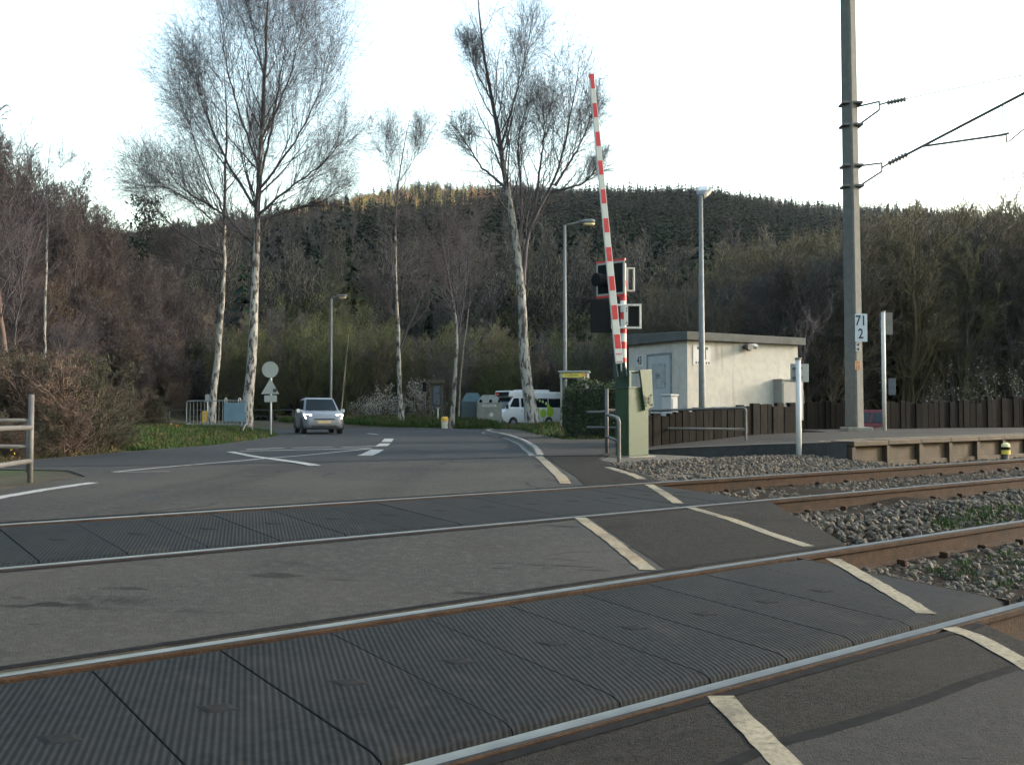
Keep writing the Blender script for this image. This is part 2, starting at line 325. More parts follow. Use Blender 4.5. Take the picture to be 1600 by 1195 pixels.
def kids(rng, P, R, m, t0, t1, ang, lf, k, up=.15, wob=.12, rf=.55, rmin=.004, tip=.25, shrink=.55, L=None):
    N, kk, _ = P.shape; L = lens(P) if L is None else L
    t = t0 + (t1 - t0) * (np.arange(m)[None] + rng.random((N, m))) / m
    x = t * (kk - 1); i = np.minimum(x.astype(int), kk - 2); f = (x - i)[..., None]; ar = np.arange(N)[:, None]
    pos = P[ar, i] * (1 - f) + P[ar, i + 1] * f; T = P[ar, i + 1] - P[ar, i]; T /= np.linalg.norm(T, axis=2, keepdims=True) + 1e-9
    r0 = (R[ar, i] * (1 - f[..., 0]) + R[ar, i + 1] * f[..., 0]) * rf
    v = rng.normal(size=(N, m, 3)); v -= (v * T).sum(2, keepdims=True) * T; v /= np.linalg.norm(v, axis=2, keepdims=True) + 1e-9
    a = ang[0] + (ang[1] - ang[0]) * rng.random((N, m, 1)); D = np.cos(a) * T + np.sin(a) * v
    ln = L[:, None] * (lf[0] + (lf[1] - lf[0]) * rng.random((N, m))) * (1 - shrink * t)
    pos = pos.reshape(-1, 3); D = D.reshape(-1, 3); ln = ln.reshape(-1); r0 = np.maximum(r0.reshape(-1), rmin)
    out = [pos]
    for j in range(k - 1):
        D = D + np.array([0, 0, up]) + rng.normal(size=D.shape) * wob; D /= np.linalg.norm(D, axis=1, keepdims=True) + 1e-9
        out.append(out[-1] + D * (ln / (k - 1))[:, None])
    Pn = np.stack(out, 1); Rn = r0[:, None] * np.linspace(1, tip, k)[None]
    return Pn, np.maximum(Rn, rmin * .8)
def resample(pts, k, rng=None, wob=0.):
    pts = np.asarray(pts, float); d = np.r_[0, np.cumsum(np.linalg.norm(np.diff(pts, axis=0), axis=1))]; s = np.linspace(0, d[-1], k)
    out = np.stack([np.interp(s, d, pts[:, i]) for i in range(3)], 1)
    for _ in range(4): out[1:-1] = .25 * out[:-2] + .5 * out[1:-1] + .25 * out[2:]
    if rng is not None: out[1:-1] += rng.normal(size=(k - 2, 3)) * wob
    return out
birch = mat('birch_bark', (.24, .23, .21), .8, col2=(.035, .03, .027), scale=4.5, stretch=(1.6, 1.6, .55), lo=.49, hi=.56, bump=.3)
mixin(birch, (.03, .026, .022), .9, .53, .6, stretch=(1, 1, .5), fac=.9)
twig = mat('twigs_purple_brown', (.052, .044, .05), .85, var=.25, scale=2)
bark = mat('grey_brown_bark', (.075, .062, .05), .9, var=.4, scale=5, stretch=(2, 2, .5), bump=.3)
def make_tree(name, label, stems, seed, Y, r0, cat='tree', stem_mat=None, dens=1., twig_r=.0042, l1=(.3, .55), droop=-.10, tw_mat=None, upb=.16, t0=.35, group=None, bz=None):
    """stems: pixel polylines (x, y[, depth offset]); stem 0 is the trunk"""
    rng = np.random.default_rng(seed); W = []; base = None
    for i, s in enumerate(stems):
        dd = 0 if i == 0 else rng.uniform(-1, 1) * 2.2
        pts = [at(q[0], q[1], Y + (q[2] if len(q) > 2 else dd * j / max(1, len(s) - 1))) for j, q in enumerate(s)]
        if i == 0:
            base = np.array(pts[0]); gz = float(ground_z(base[0], base[1])) if bz is None else bz
            pts[0][2] = gz - .15
            if pts[1][2] <= pts[0][2] + .2: pts[1][2] = pts[0][2] + .3
        W.append(resample(pts, 20, rng, .015 if i == 0 else .02))
    base = W[0][0].copy(); base[2] += .15
    S = np.stack(W) - base
    rr = []
    for i in range(len(W)):
        if i == 0: a, b = r0, r0 * .08
        else:
            j = int(np.argmin(np.linalg.norm(W[0] - W[i][0], axis=1))); a = r0 * (1 - .92 * j / 19) * .5; b = a * .1
        rr.append(np.maximum(a + (b - a) * np.linspace(0, 1, 20) ** .8, .012))
    rr[0][0] *= 1.35; rr[0][1] *= 1.1
    R = np.stack(rr)
    t = thing(name, base, label, cat, group=group)
    Vs, Q = tubes_np([(S[:1, :13], R[:1, :13], 10)]); np_mesh('trunk', Vs, Q, m=stem_mat or birch, parent=t, smooth=True)
    Ls = lens(S); LL = np.minimum(Ls, 10)
    A, RA = kids(rng, S, R, max(3, int(22 * dens)), t0, .9, (.4, .85), l1, 10, up=upb * .6, wob=.06, rf=.36, rmin=twig_r * 1.5, L=LL, shrink=.3)
    if len(W) > 1:
        A2, RA2 = kids(rng, S[1:], R[1:], max(2, int(12 * dens)), .06, .8, (.3, .75), l1, 10, up=upb * .6, wob=.06, rf=.4, rmin=twig_r * 1.5, L=LL[1:], shrink=-.1); A = np.concatenate([A, A2]); RA = np.concatenate([RA, RA2])
    B, RB = kids(rng, A, RA, max(3, int(6 * dens)), .06, .88, (.3, .8), (.45, .8), 8, up=.05, wob=.06, rf=.5, rmin=twig_r * 1.1, shrink=.1)
    D, RD = kids(rng, B, RB, max(3, int(4.4 * dens)), .05, .9, (.35, .85), (.5, .85), 6, up=droop * .4, wob=.07, rf=.6, rmin=twig_r * .9, shrink=.2)
    E_, RE = kids(rng, D, RD, 2, .1, 1, (.3, .9), (.55, 1.0), 5, up=droop * 1.6, wob=.07, rf=.7, rmin=twig_r * .7, shrink=.2)
    Vs, Q = tubes_np([(S[:1, 12:], R[:1, 12:], 7), (S[1:], R[1:], 7), (A, RA, 5), (B, RB, 4), (D, RD, 3), (E_, RE, 3)]); np_mesh('crown', Vs, Q, m=tw_mat or twig, parent=t)
    return t
def bare_proto(name, seed, H, m, twig_r, n1, n2, n3, upb=.2, spread=(.4, .8), r0=None, clump=1, t0=.2, n4=0, lf=(.35, .6)):
    rng = np.random.default_rng(seed); st = []
    for c in range(clump):
        d = rng.normal(size=2) * (.18 if clump > 1 else .05)
        st.append(resample([(0, 0, -.5), (d[0] * H * .3, d[1] * H * .3, H * .35), (d[0] * H * .8, d[1] * H * .8, H * .72), (d[0] * H, d[1] * H, H)], 10, rng, .012 * H))
    S = np.stack(st); r0 = r0 or H * .012; R = np.tile(np.maximum(r0 * np.linspace(1, .1, 10), twig_r), (clump, 1))
    A, RA = kids(rng, S, R, n1, t0, .98, spread, lf, 6, up=upb, wob=.14, rmin=twig_r * 1.3, shrink=.6)
    B, RB = kids(rng, A, RA, n2, .2, 1, (.4, .9), (.35, .65), 5, up=.1, wob=.15, rmin=twig_r * 1.1)
    D, RD = kids(rng, B, RB, n3, .2, 1, (.4, .9), (.4, .75), 4, up=.05, wob=.16, rmin=twig_r, shrink=.3)
    gs = [(S, R, 5), (A, RA, 3), (B, RB, 3), (D, RD, 3)]
    if n4: gs.append((*kids(rng, D, RD, n4, .2, 1, (.4, .9), (.45, .8), 4, up=.02, wob=.16, rmin=twig_r * .8, shrink=.3), 3))
    Vs, Q = tubes_np(gs); return np_mesh(name, Vs, Q, m=m, do_link=False)
def conifer_proto(name, seed, H, m, w=.2, layers=16, per=9):
    rng = np.random.default_rng(seed); V = []; T = []
    for i in range(layers):
        f = i / (layers - 1); z = H * (.12 + .86 * f); L = H * w * (1 - f) ** .85 + .15
        for j in range(per):
            a = 2 * math.pi * (j + rng.random()) / per; l = L * rng.uniform(.6, 1.15); wd = l * rng.uniform(.28, .5); dr = l * rng.uniform(.25, .5)
            c, s = math.cos(a), math.sin(a); n = len(V); zz = z + rng.uniform(-.02, .02) * H
            V += [(0, 0, zz + .02 * H), (c * l * .6 - s * wd, s * l * .6 + c * wd, zz - dr * .75), (c * l, s * l, zz - dr * .8), (c * l * .6 + s * wd, s * l * .6 - c * wd, zz - dr * .75), (c * l * .55, s * l * .55, zz - dr * .35)]
            T += [(n, n + 1, n + 4), (n + 1, n + 2, n + 4), (n + 2, n + 3, n + 4), (n + 3, n, n + 4)]
    n = len(V); V += [(.12, 0, -.5), (-.06, .1, -.5), (-.06, -.1, -.5), (0, 0, H)]; T += [(n, n + 1, n + 3), (n + 1, n + 2, n + 3), (n + 2, n, n + 3)]
    return np_mesh(name, V, tris=T, m=m, do_link=False)
def leaf_cloud(rng, pts, size, up=0.):
    """a small leaf-shaped face at every point"""
    n = len(pts); a = rng.normal(size=(n, 3)); a[:, 2] += up; a /= np.linalg.norm(a, axis=1, keepdims=True); b = np.cross(a, rng.normal(size=(n, 3))); b /= np.linalg.norm(b, axis=1, keepdims=True)
    s = size * rng.uniform(.6, 1.4, (n, 1)); V = np.stack([pts - b * s, pts + a * s * .45, pts + b * s, pts - a * s * .45], 1).reshape(-1, 3)
    return V, np.arange(n * 4).reshape(-1, 4)
def scatter(name, pts, protos, label, cat, seed=1, sc=(.8, 1.25), tilt=.06, idx=None, full=False, kind='stuff'):
    """one object that carries a whole mass of alike plants or stones (geometry nodes)"""
    rng = np.random.default_rng(seed); n = len(pts)
    me = bpy.data.meshes.new(name); me.vertices.add(n); me.vertices.foreach_set('co', np.asarray(pts, np.float32).ravel())
    sv = rng.uniform(sc[0], sc[1], n); S3 = np.stack([sv, sv, sv], 1) * (rng.uniform(.7, 1.3, (n, 3)) if full else np.stack([np.ones(n), np.ones(n), rng.uniform(.88, 1.14, n)], 1))
    rot = np.stack([rng.normal(0, tilt, n), rng.normal(0, tilt, n), rng.uniform(0, 6.283, n)], 1)
    if full: rot = rng.uniform(0, 6.283, (n, 3))
    a = me.attributes.new('rt', 'FLOAT_VECTOR', 'POINT'); a.data.foreach_set('vector', rot.astype(np.float32).ravel())
    a = me.attributes.new('sc', 'FLOAT_VECTOR', 'POINT'); a.data.foreach_set('vector', S3.astype(np.float32).ravel())
    ii = rng.integers(0, len(protos), n) if idx is None else np.asarray(idx)
    a = me.attributes.new('pi', 'INT', 'POINT'); a.data.foreach_set('value', ii.astype(np.int32))
    col = bpy.data.collections.new(name + '_kinds')
    for i, p in enumerate(protos):
        q = bpy.data.objects.new('%s_%02d' % (name + '_kind', i), p.data); col.objects.link(q)
    ng = bpy.data.node_groups.new(name, 'GeometryNodeTree'); ng.interface.new_socket('Geometry', in_out='INPUT', socket_type='NodeSocketGeometry'); ng.interface.new_socket('Geometry', in_out='OUTPUT', socket_type='NodeSocketGeometry')
    N = ng.nodes; L = ng.links; gi = N.new('NodeGroupInput'); go = N.new('NodeGroupOutput'); ip = N.new('GeometryNodeInstanceOnPoints'); ci = N.new('GeometryNodeCollectionInfo')
    ci.inputs['Collection'].default_value = col; ci.inputs['Separate Children'].default_value = True; ci.inputs['Reset Children'].default_value = True
    def na(nm, ty):
        x = N.new('GeometryNodeInputNamedAttribute'); x.data_type = ty; x.inputs['Name'].default_value = nm; return x.outputs['Attribute']
    ip.inputs['Pick Instance'].default_value = True
    L.new(gi.outputs[0], ip.inputs['Points']); L.new(ci.outputs[0], ip.inputs['Instance']); L.new(na('pi', 'INT'), ip.inputs['Instance Index'])
    L.new(na('rt', 'FLOAT_VECTOR'), ip.inputs['Rotation']); L.new(na('sc', 'FLOAT_VECTOR'), ip.inputs['Scale']); L.new(ip.outputs[0], go.inputs[0])
    o = link(bpy.data.objects.new(name, me)); md = o.modifiers.new('scatter', 'NODES'); md.node_group = ng
    return tag(o, label, cat, kind=kind)

# ------------------------------------------------------------------ ground
def axis(segs):
    out = []
    for a, b, s in segs: out += list(np.arange(a, b, s))
    return np.array(out + [segs[-1][1]])
gx = axis([(-1500, -600, 60), (-600, -120, 20), (-120, -40, 4), (-40, -14, 1.3), (-14, 26, .6), (26, 70, 2.5), (70, 700, 20), (700, 1500, 50)])
gy = axis([(-300, -40, 40), (-40, -6, 6), (-6, 30, .5), (30, 75, 1.0), (75, 140, 3), (140, 1000, 16), (1000, 2000, 80)])
GX, GY = np.meshgrid(gx, gy); GZ = ground_z(GX, GY); nx, ny = len(gx), len(gy)
ii = (np.arange(ny - 1)[:, None] * nx + np.arange(nx - 1)[None]).ravel()
struct(np_mesh('ground', np.stack([GX, GY, GZ], -1).reshape(-1, 3), np.stack([ii, ii + 1, ii + nx + 1, ii + nx], 1), m=ground_m, smooth=True))

# ------------------------------------------------------------------ road, pavement, markings
PA, PB, PC_, PD = 2.32, 3.79, 5.71, 7.22                    # the four rails, metres across
HW = .062
road_pts = [UP(-.6, PD + HW), UP(7.75, PD + HW), UP(8.9, 9.2), UP(10.25, 11.0), (1.95, 17.6), (1.95, 19), (1.0, 22), (.5, 28), (-.3, 33), (-1.1, 38.5), (-1.0, 47), (3, 50), (8, 60), (14, 84), (3.5, 84), (-.4, 62), (-.6, 54), (-2.4, 52.3), (-6, 53.5), (-14, 57),
            (-62, 60), (-62, 43), (-14, 41.5), (-10.2, 40), (-9.1, 37), (-8.3, 30), (-7.9, 25.2), (-8.5, 21), (-8.8, 16.4), (-8.2, 14.2), (-5.9, 12.6), (-4.85, 10.8), (-4.75, 8)]
road = struct(sheet('road', road_pts, asph, 0, skirt=.3))
tag(sheet('asphalt_patch', [UP(-8, PB + HW), UP(5.95, PB + HW), UP(6.35, 4.3), UP(6.9, 5.0), UP(7.45, PC_ - HW), UP(-8, PC_ - HW)], asph, 0, road, skirt=.3), 'grey asphalt strip between the two tracks')
tag(sheet('asphalt_patch', [UP(-8, -4), UP(3.2, -4), UP(3.9, 1.0), UP(4.3, 1.8), UP(4.6, PA - HW), UP(-8, PA - HW)], asph3, 0, road, skirt=.3), 'dark brown asphalt in front of the nearest rail')
tag(sheet('asphalt_patch', [UP(5.1, PB + HW), UP(5.95, PB + HW), UP(6.35, 4.3), UP(6.9, 5.0), UP(7.45, PC_ - HW), UP(5.15, PC_ - HW), UP(4.15, PB + HW + .02)], asph3, .002, road), 'darker asphalt of the footway between the tracks')
tag(sheet('asphalt_patch', [(-8.0, 14.6), (-5, 14.1), (-2.2, 14.6), (.1, 15.6), (.35, 17), (.3, 22), (-.1, 28), (-1.2, 38), (-1.2, 47), (-2.6, 52), (-6, 53), (-14, 56.5), (-61, 59.5), (-61, 43.5), (-14, 42), (-9.9, 40.4), (-8.9, 37), (-8.1, 30), (-7.7, 25.2), (-8.3, 21), (-8.6, 16.4)], asph2, .004, road), 'newer dark asphalt of the junction')
tag(sheet('asphalt_patch', [UP(6.6, PD + HW + .01), UP(7.7, PD + HW + .01), UP(8.85, 9.2), UP(10.2, 11.0), (1.9, 17.6), (1.9, 18.9), (.9, 18.0), (.5, 16.2)], asph3, .004, road), 'dark asphalt of the footway by the barrier')
lrng = random.Random(9)
def line(pts, wd, m, px=True, lab=None, dz=.0075, name='road_line'):
    P = [gp(*q) for q in pts] if px else pts
    P = [Vector(q) for q in P]
    # even steps along the line
    Q = []
    for a, b in zip(P[:-1], P[1:]):
        k = max(1, int((b - a).length / (.07 if a.y < 12 else .4))); Q += [a + (b - a) * (i / k) for i in range(k)]
    Q.append(P[-1]); V = []; n = len(Q)
    for i, q in enumerate(Q):
        t = (Q[min(i + 1, n - 1)] - Q[max(i - 1, 0)]).normalized(); s = Vector((-t.y, t.x)) * wd / 2; j1, j2 = (lrng.uniform(.86, 1.05), lrng.uniform(.86, 1.05)) if q.y < 12 else (1, 1)
        for e in (q + s * j1, q - s * j2): V.append((e.x, e.y, float(G(e.x, e.y)) + dz))
    o = mesh_obj(name, V, [(2 * i, 2 * i + 1, 2 * i + 3, 2 * i + 2) for i in range(n - 1)], m, road)
    if lab: o['label'] = lab
    return o
line([(841, 713), (884, 756)], .13, paint_y, dz=.006); line([(906, 809), (952, 842), (1013, 891)], .105, paint_y, dz=.0045)
line([(1124, 1088), (1170, 1135), (1225, 1190), (1300, 1275)], .1, paint_y, dz=.004)
line([(950, 730), (975, 738), (1004, 749)], .11, paint_y, dz=.006)
line([(1078, 793), (1140, 811), (1200, 833), (1263, 854)], .1, paint_y, dz=.0045)
line([(1482, 981), (1520, 993), (1600, 1036), (1660, 1075)], .1, paint_y, dz=.004)
line([(-70, 793), (0, 777), (70, 765), (146, 754)], .14, paint_w, dz=.003)
line([(178, 738), (420, 716), (580, 701)], .10, paint_w); line([(178, 738.5), (265, 737)], .05, paint_w)
line([(360, 706), (425, 717), (493, 728)], .17, paint_w)
line([(375, 705), (580, 700.5)], .16, paint_w); line([(385, 702.2), (443, 700.2)], .16, paint_w); line([(456, 700), (521, 698.6)], .16, paint_w); line([(534, 698.8), (597, 697)], .16, paint_w)
line([(596, 697), (602, 693)], .3, paint_w); line([(604, 690.5), (608, 685.5)], .3, paint_w); line([(570, 712), (590, 702.6)], .3, paint_w); line([(574, 677), (590, 679)], .16, paint_w)

def walk_z(X, Y): return G(X, Y) + .115 * sstep(15.8, 20, np.asarray(Y, float))
pave = struct(sheet('pavement', [(.55, 15.9), (1.4, 16.0), (2.45, 17.1), (2.62, 18.3), (3.4, 20), (4.2, 26.4), (1.4, 26), (.7, 37.5), (.35, 42), (-.9, 42.5), (-.93, 38.4), (-.15, 33), (.4, 27.2), (.5, 21)], walk, .012, skirt=.25, zf=walk_z))
kerb_line = [(.42, 16.3), (.42, 19), (.38, 21.2), (.3, 25), (.05, 29), (-.3, 33), (-.75, 36.5), (-1.1, 39), (-1.2, 41), (-1.0, 43.5)]
kerb = struct(link(bpy.data.objects.new('kerb', None)))
K = resample([(x, y, 0) for x, y in kerb_line], 29)
for a, b in zip(K[:-1], K[1:]):
    t = (b - a) / np.linalg.norm(b - a); n_ = np.array([t[1], -t[0], 0]); a2 = a + t * .006; b2 = b - t * .006; V = []
    for q in (a2, b2):
        zt = float(walk_z(q[0], q[1])) + .014
        for o_, z in ((0, zt - .35), (0, zt - .02), (.02, zt), (.13, zt), (.13, zt - .35)): V.append(q + n_ * o_ + np.array([0, 0, z]))
    mesh_obj('kerb_stone', V, [(0, 1, 2, 3, 4)[::-1], (5, 6, 7, 8, 9), (0, 5, 6, 1), (1, 6, 7, 2), (2, 7, 8, 3), (3, 8, 9, 4)], kerbm, kerb)
gut = [(x - .13, y) for x, y in kerb_line] + [(x - .015, y) for x, y in kerb_line[::-1]]
sheet('gutter', gut, kerbm, .009, kerb)

# ------------------------------------------------------------------ crossing decks of rubber panels, rails, sleepers
PITCHP = .478
asph4 = mat('asphalt_repair', (.03, .0285, .0265), .9, var=.25, scale=60, bump=.45, bscale=160, spec=.08); mixin(asph4, (.04, .038, .035), 14, .5, .66, fac=.5); mixin(asph4, (.018, .017, .016), 1.4, .55, .7, fac=.6)
def deck(p0, p1, ustart, n, label, seed):
    rng = random.Random(seed); x, y = UP(ustart, (p0 + p1) / 2)
    t = thing('crossing_deck', (x, y, float(Gp((p0 + p1) / 2))), label, 'crossing deck', math.atan2(DY, DX)); t['group'] = 'rubber panel decks between the rails'
    sl_ = math.atan(.05); t.rotation_euler = Matrix.Rotation(math.atan2(DY, DX), 4, 'Z').to_3x3().__matmul__(Matrix.Rotation(sl_, 3, 'X')).to_euler()
    w_ = (p1 - p0) / 2
    mb = MB(); g = .002; L_ = PITCHP - .002
    mb.add([(g, -w_, -.06), (g, -w_ + .02, -.012), (g, -w_ + .075, 0), (g, w_ - .055, 0), (g, w_ - .015, -.012), (g, w_, -.06), (L_, -w_, -.06), (L_, -w_ + .02, -.012), (L_, -w_ + .075, 0), (L_, w_ - .055, 0), (L_, w_ - .015, -.012), (L_, w_, -.06)],
           [(0, 1, 2, 3, 4, 5), (6, 11, 10, 9, 8, 7)] + [(i, i + 6, i + 7, i + 1) for i in range(5)])
    pr = mb.build('deck_panel', rubber, t, bevel=.0025, seg=1)
    lug = MB().add([(-.045, -.03, .0005), (.055, -.055, .0005), (.045, .03, .0005), (-.055, .055, .0005), (-.03, -.018, .004), (.035, -.036, .004), (.03, .018, .004), (-.035, .036, .004)], [(0, 1, 5, 4), (1, 2, 6, 5), (2, 3, 7, 6), (3, 0, 4, 7), (4, 5, 6, 7)]).build('lifting_plate', lugm, pr)
    lug.location = (L_ / 2, 0, 0)
    pr.location = (0, 0, 0)
    for i in range(1, n):
        q = dup(pr, t); q.location = (i * PITCHP, 0, rng.uniform(-.0016, .0016)); q.rotation_euler = (rng.uniform(-.001, .001), rng.uniform(-.0015, .0015), 0)
        dup(lug, q)
    # steel angle closing the end of the deck
    MB().prism([(-w_, 0), (w_, 0), (w_, -.1), (-w_, -.1)], 'x', n * PITCHP, n * PITCHP + .012).build('end_angle', rust, t)
    # bedding under the panels
    MB().box(0, n * PITCHP, -w_ - .01, w_ + .01, -.2, -.055).build('bedding', bed_m, t)
    return t
lugm = mat('lifting_plate_grey', (.016, .0165, .0165), .9, spec=.06, var=.2, scale=20)
d1 = deck(PA + .085, PB - .05, -1.95, 15, 'near ribbed black rubber crossing deck between the two closest rails', 1)
d2 = deck(PC_ + .085, PD - .05, -1.70, 19, 'far ribbed black rubber crossing deck between the two rails by the barrier', 2)
# bitumen joints along the outer sides of the rails
bit = mat('bitumen_joint', (.011, .011, .0115), .9, spec=.05, var=.3, scale=12)
for pp, ue, sg in ((PB, 5.9, 1), (PC_, 7.4, -1), (PD, 7.7, 1), (PA, 4.55, -1)):
    a_, b_ = pp + sg * (HW + .002), pp + sg * (HW + .045)
    sheet('bitumen_joint', [UP(-7.5 if pp < 7 else -.5, a_), UP(ue, a_), UP(ue, b_), UP(-7.5 if pp < 7 else -.5, b_)], bit, .0034, road)
# repaired patch and its tarred seam at the near right
seam = [gp(*q) for q in ((1120, 1205), (1180, 1176), (1235, 1156), (1300, 1139), (1371, 1118), (1440, 1095), (1520, 1064), (1590, 1042))]
sheet('asphalt_patch', [(x, y - .02) for x, y in seam] + [gp(1720, 1120), gp(1800, 1400), gp(1100, 1500)], asph4, .0016, road)['label'] = 'slightly lighter repaired asphalt in the near right corner'
line(seam, .055, bit, px=False, dz=.0028, name='tarred_seam')
# painted footway edge on the decks
for a in ([(1014, 757), (1036, 770), (1060, 786.5)], [(1301, 873), (1375, 915), (1449, 959)]):
    line(a, .105, paint_y, dz=.0035)
def track(pa, pb, u0, u1, label, us, seed):
    rng = random.Random(seed); pc = (pa + pb) / 2; x, y = UP(0, pc)
    t = thing('railway_track', (x, y, float(Gp(pc))), label, 'railway track'); t['group'] = 'the two tracks over the crossing'
    t.rotation_euler = (Matrix.Rotation(math.atan2(DY, DX), 3, 'Z') @ Matrix.Rotation(math.atan(.05), 3, 'X')).to_euler()
    prof = [(-.075, -.172), (-.075, -.16), (-.012, -.142), (-.009, -.05), (-.034, -.038), (-.036, -.013), (-.032, -.006), (-.024, -.0028), (-.012, -.0008), (.0, 0), (.012, -.0008), (.024, -.0028), (.032, -.006), (.036, -.013), (.034, -.038), (.009, -.05), (.012, -.142), (.075, -.16), (.075, -.172)]
    for pp in (pa, pb):
        mb = MB(); mb.prism([(q[0] + pp - pc, q[1] + .007) for q in prof], 'x', u0, u1); r = mb.build('rail', rust, t)
        r['label'] = 'steel rail with a polished head and rusty web'
        r.data.materials.append(steel); r.data.materials.append(steel_w)
        for f in r.data.polygons:
            c = f.center
            if c.z > -.002 and f.normal.z > .5: f.material_index = 1 if f.normal.z > .985 else 2; f.use_smooth = True
    slp = MB().box(-.13, .13, -1.25, 1.25, -.34, -.165).build('sleeper', sleeper_m, t, bevel=.012, seg=1)
    clip = MB().box(-.09, .09, -.19, -.06, -.166, -.15).box(-.02, .02, -.15, -.085, -.15, -.105).box(-.02, .02, .085, .15, -.15, -.105).box(-.09, .09, .06, .19, -.166, -.15).build('rail_fastening', rust, slp, bevel=.006, seg=1)
    clip.location = (0, pa - pc, 0); c2 = dup(clip, slp); c2.location = (0, pb - pc, 0)
    slp.location = (us[0], 0, 0)
    for u in us[1:]:
        s2 = dup(slp, t); s2.location = (u, rng.uniform(-.02, .02), 0); s2.rotation_euler = (0, 0, rng.uniform(-.01, .01))
        for c_ in (clip, c2): dup(c_, s2)
    return t
sleeper_m = mat('sleeper_wood_dark', (.03, .024, .019), .95, var=.35, scale=8, stretch=(3, .6, 3), bump=.4)
track(PA, PB, -12, 90, 'nearer railway track with a black cable hoop beside its sleepers', [5.75 + .6 * i for i in range(8)], 3)
track(PC_, PD, -14, 110, 'farther railway track in front of the station platform', [8.0 + .6 * i for i in range(18)], 4)

# ------------------------------------------------------------------ ballast
def bal_z(X, Y):
    u, p = X * DX + Y * DY, -X * DY + Y * DX
    g = Gp(p) - .155
    g = g + .05 * np.exp(-((p - 4.75) / .5) ** 2) + .05 * np.sin(X * 1.7) * np.sin(Y * 2.1) * (np.abs(p - 4.75) < .8)
    heap = .18 * np.exp(-((p - 9.2) / 1.1) ** 2) * (1 - sstep(13.0, 15, u))
    return g + heap
bed = [UP(4.05, 1.0), UP(4.45, PA - .1), UP(5.1, PA), UP(5.1, PB), UP(5.8, PB), UP(7.3, PC_), UP(7.2, PD), UP(7.6, 7.4), UP(8.8, 9.2), UP(9.7, 9.9), UP(11.8, 10.3), UP(13.0, 10.2), UP(13.4, 8.9), UP(90, 8.9), UP(90, -1.5), UP(4, -1.5)]
bo = sheet('ballast_bed', bed, bed_m, 0, zf=bal_z)
bm_ = bmesh.new(); bm_.from_mesh(bo.data)
for c in np.arange(7.5, 11, .5):
    co = UP(0, c); bmesh.ops.bisect_plane(bm_, geom=bm_.verts[:] + bm_.edges[:] + bm_.faces[:], plane_co=(co[0], co[1], 0), plane_no=(-DY, DX, 0))
for c in list(np.arange(8.5, 15, .7)):
    co = UP(c, 0); bmesh.ops.bisect_plane(bm_, geom=bm_.verts[:] + bm_.edges[:] + bm_.faces[:], plane_co=(co[0], co[1], 0), plane_no=(DX, DY, 0))
for v in bm_.verts: v.co.z = float(bal_z(v.co.x, v.co.y))
bm_.to_mesh(bo.data); bm_.free(); struct(bo)
def in_poly(P, X, Y):
    n = len(P); c = np.zeros(len(X), bool)
    for i in range(n):
        x0, y0 = P[i]; x1, y1 = P[(i + 1) % n]
        k = ((y0 > Y) != (y1 > Y)) & (X < (x1 - x0) * (Y - y0) / (y1 - y0 + 1e-12) + x0); c ^= k
    return c
def stone_proto(name, seed, m):
    rng = np.random.default_rng(seed); bm = bmesh.new(); bmesh.ops.create_icosphere(bm, subdivisions=1, radius=1)
    for v in bm.verts: v.co *= rng.uniform(.7, 1.2)
    me = bpy.data.meshes.new(name); bm.to_mesh(me); bm.free(); me.materials.append(m); return bpy.data.objects.new(name, me)
rng = np.random.default_rng(11)
stones = [stone_proto('stone', i, stone_m) for i in range(5)]
pts = []
for (ua, ub, pa, pb, n) in ((4, 13, 1.0, 8.7, 12000), (4, 22, 1.0, 8.7, 19000), (7.6, 13.6, 7.3, 10.4, 9000), (22, 50, 1, 8.7, 6000)):
    u = rng.uniform(ua, ub, n); p = rng.uniform(pa, pb, n); pts.append(np.stack(UP(u, p), 1))
pts = np.concatenate(pts); X, Y = pts[:, 0], pts[:, 1]; u, p = X * DX + Y * DY, -X * DY + Y * DX
keep = in_poly(bed, X, Y)
for pr_ in (PA, PB, PC_, PD): keep &= np.abs(p - pr_) > .095
insleep = ((p > 1.6) & (p < 4.4)) | ((p > 5.1) & (p < 8.0))
z = bal_z(X, Y) + rng.uniform(-.025, .018, len(X)); z = np.where(insleep, z - .002, z)
keep &= ~(insleep & (np.abs(p - 3.05) < .9) & (rng.random(len(X)) < .25))
P3 = np.stack([X, Y, z], 1)[keep]
scatter('ballast_stones', P3, stones, 'loose grey-brown ballast stones around the rails', 'ballast', 12, sc=(.016, .033), full=True)
# finer gravel at the foot of the barrier
grv = [UP(8.2, 8.0), UP(9.2, 9.5), UP(9.75, 10.1), UP(10.3, 11.05), (1.95, 17.3), (2.5, 17.3), UP(12.3, 10.6), UP(10.8, 9.4), UP(9.5, 8.1)]
def grv_z(X, Y):
    k = sstep(9.3, 10.6, -X * DY + Y * DX); return (bal_z(X, Y) + .02) * (1 - k) + (G(X, Y) - .02) * k
struct(sheet('gravel_path', grv, grav_m, 0, zf=grv_z, skirt=.1))

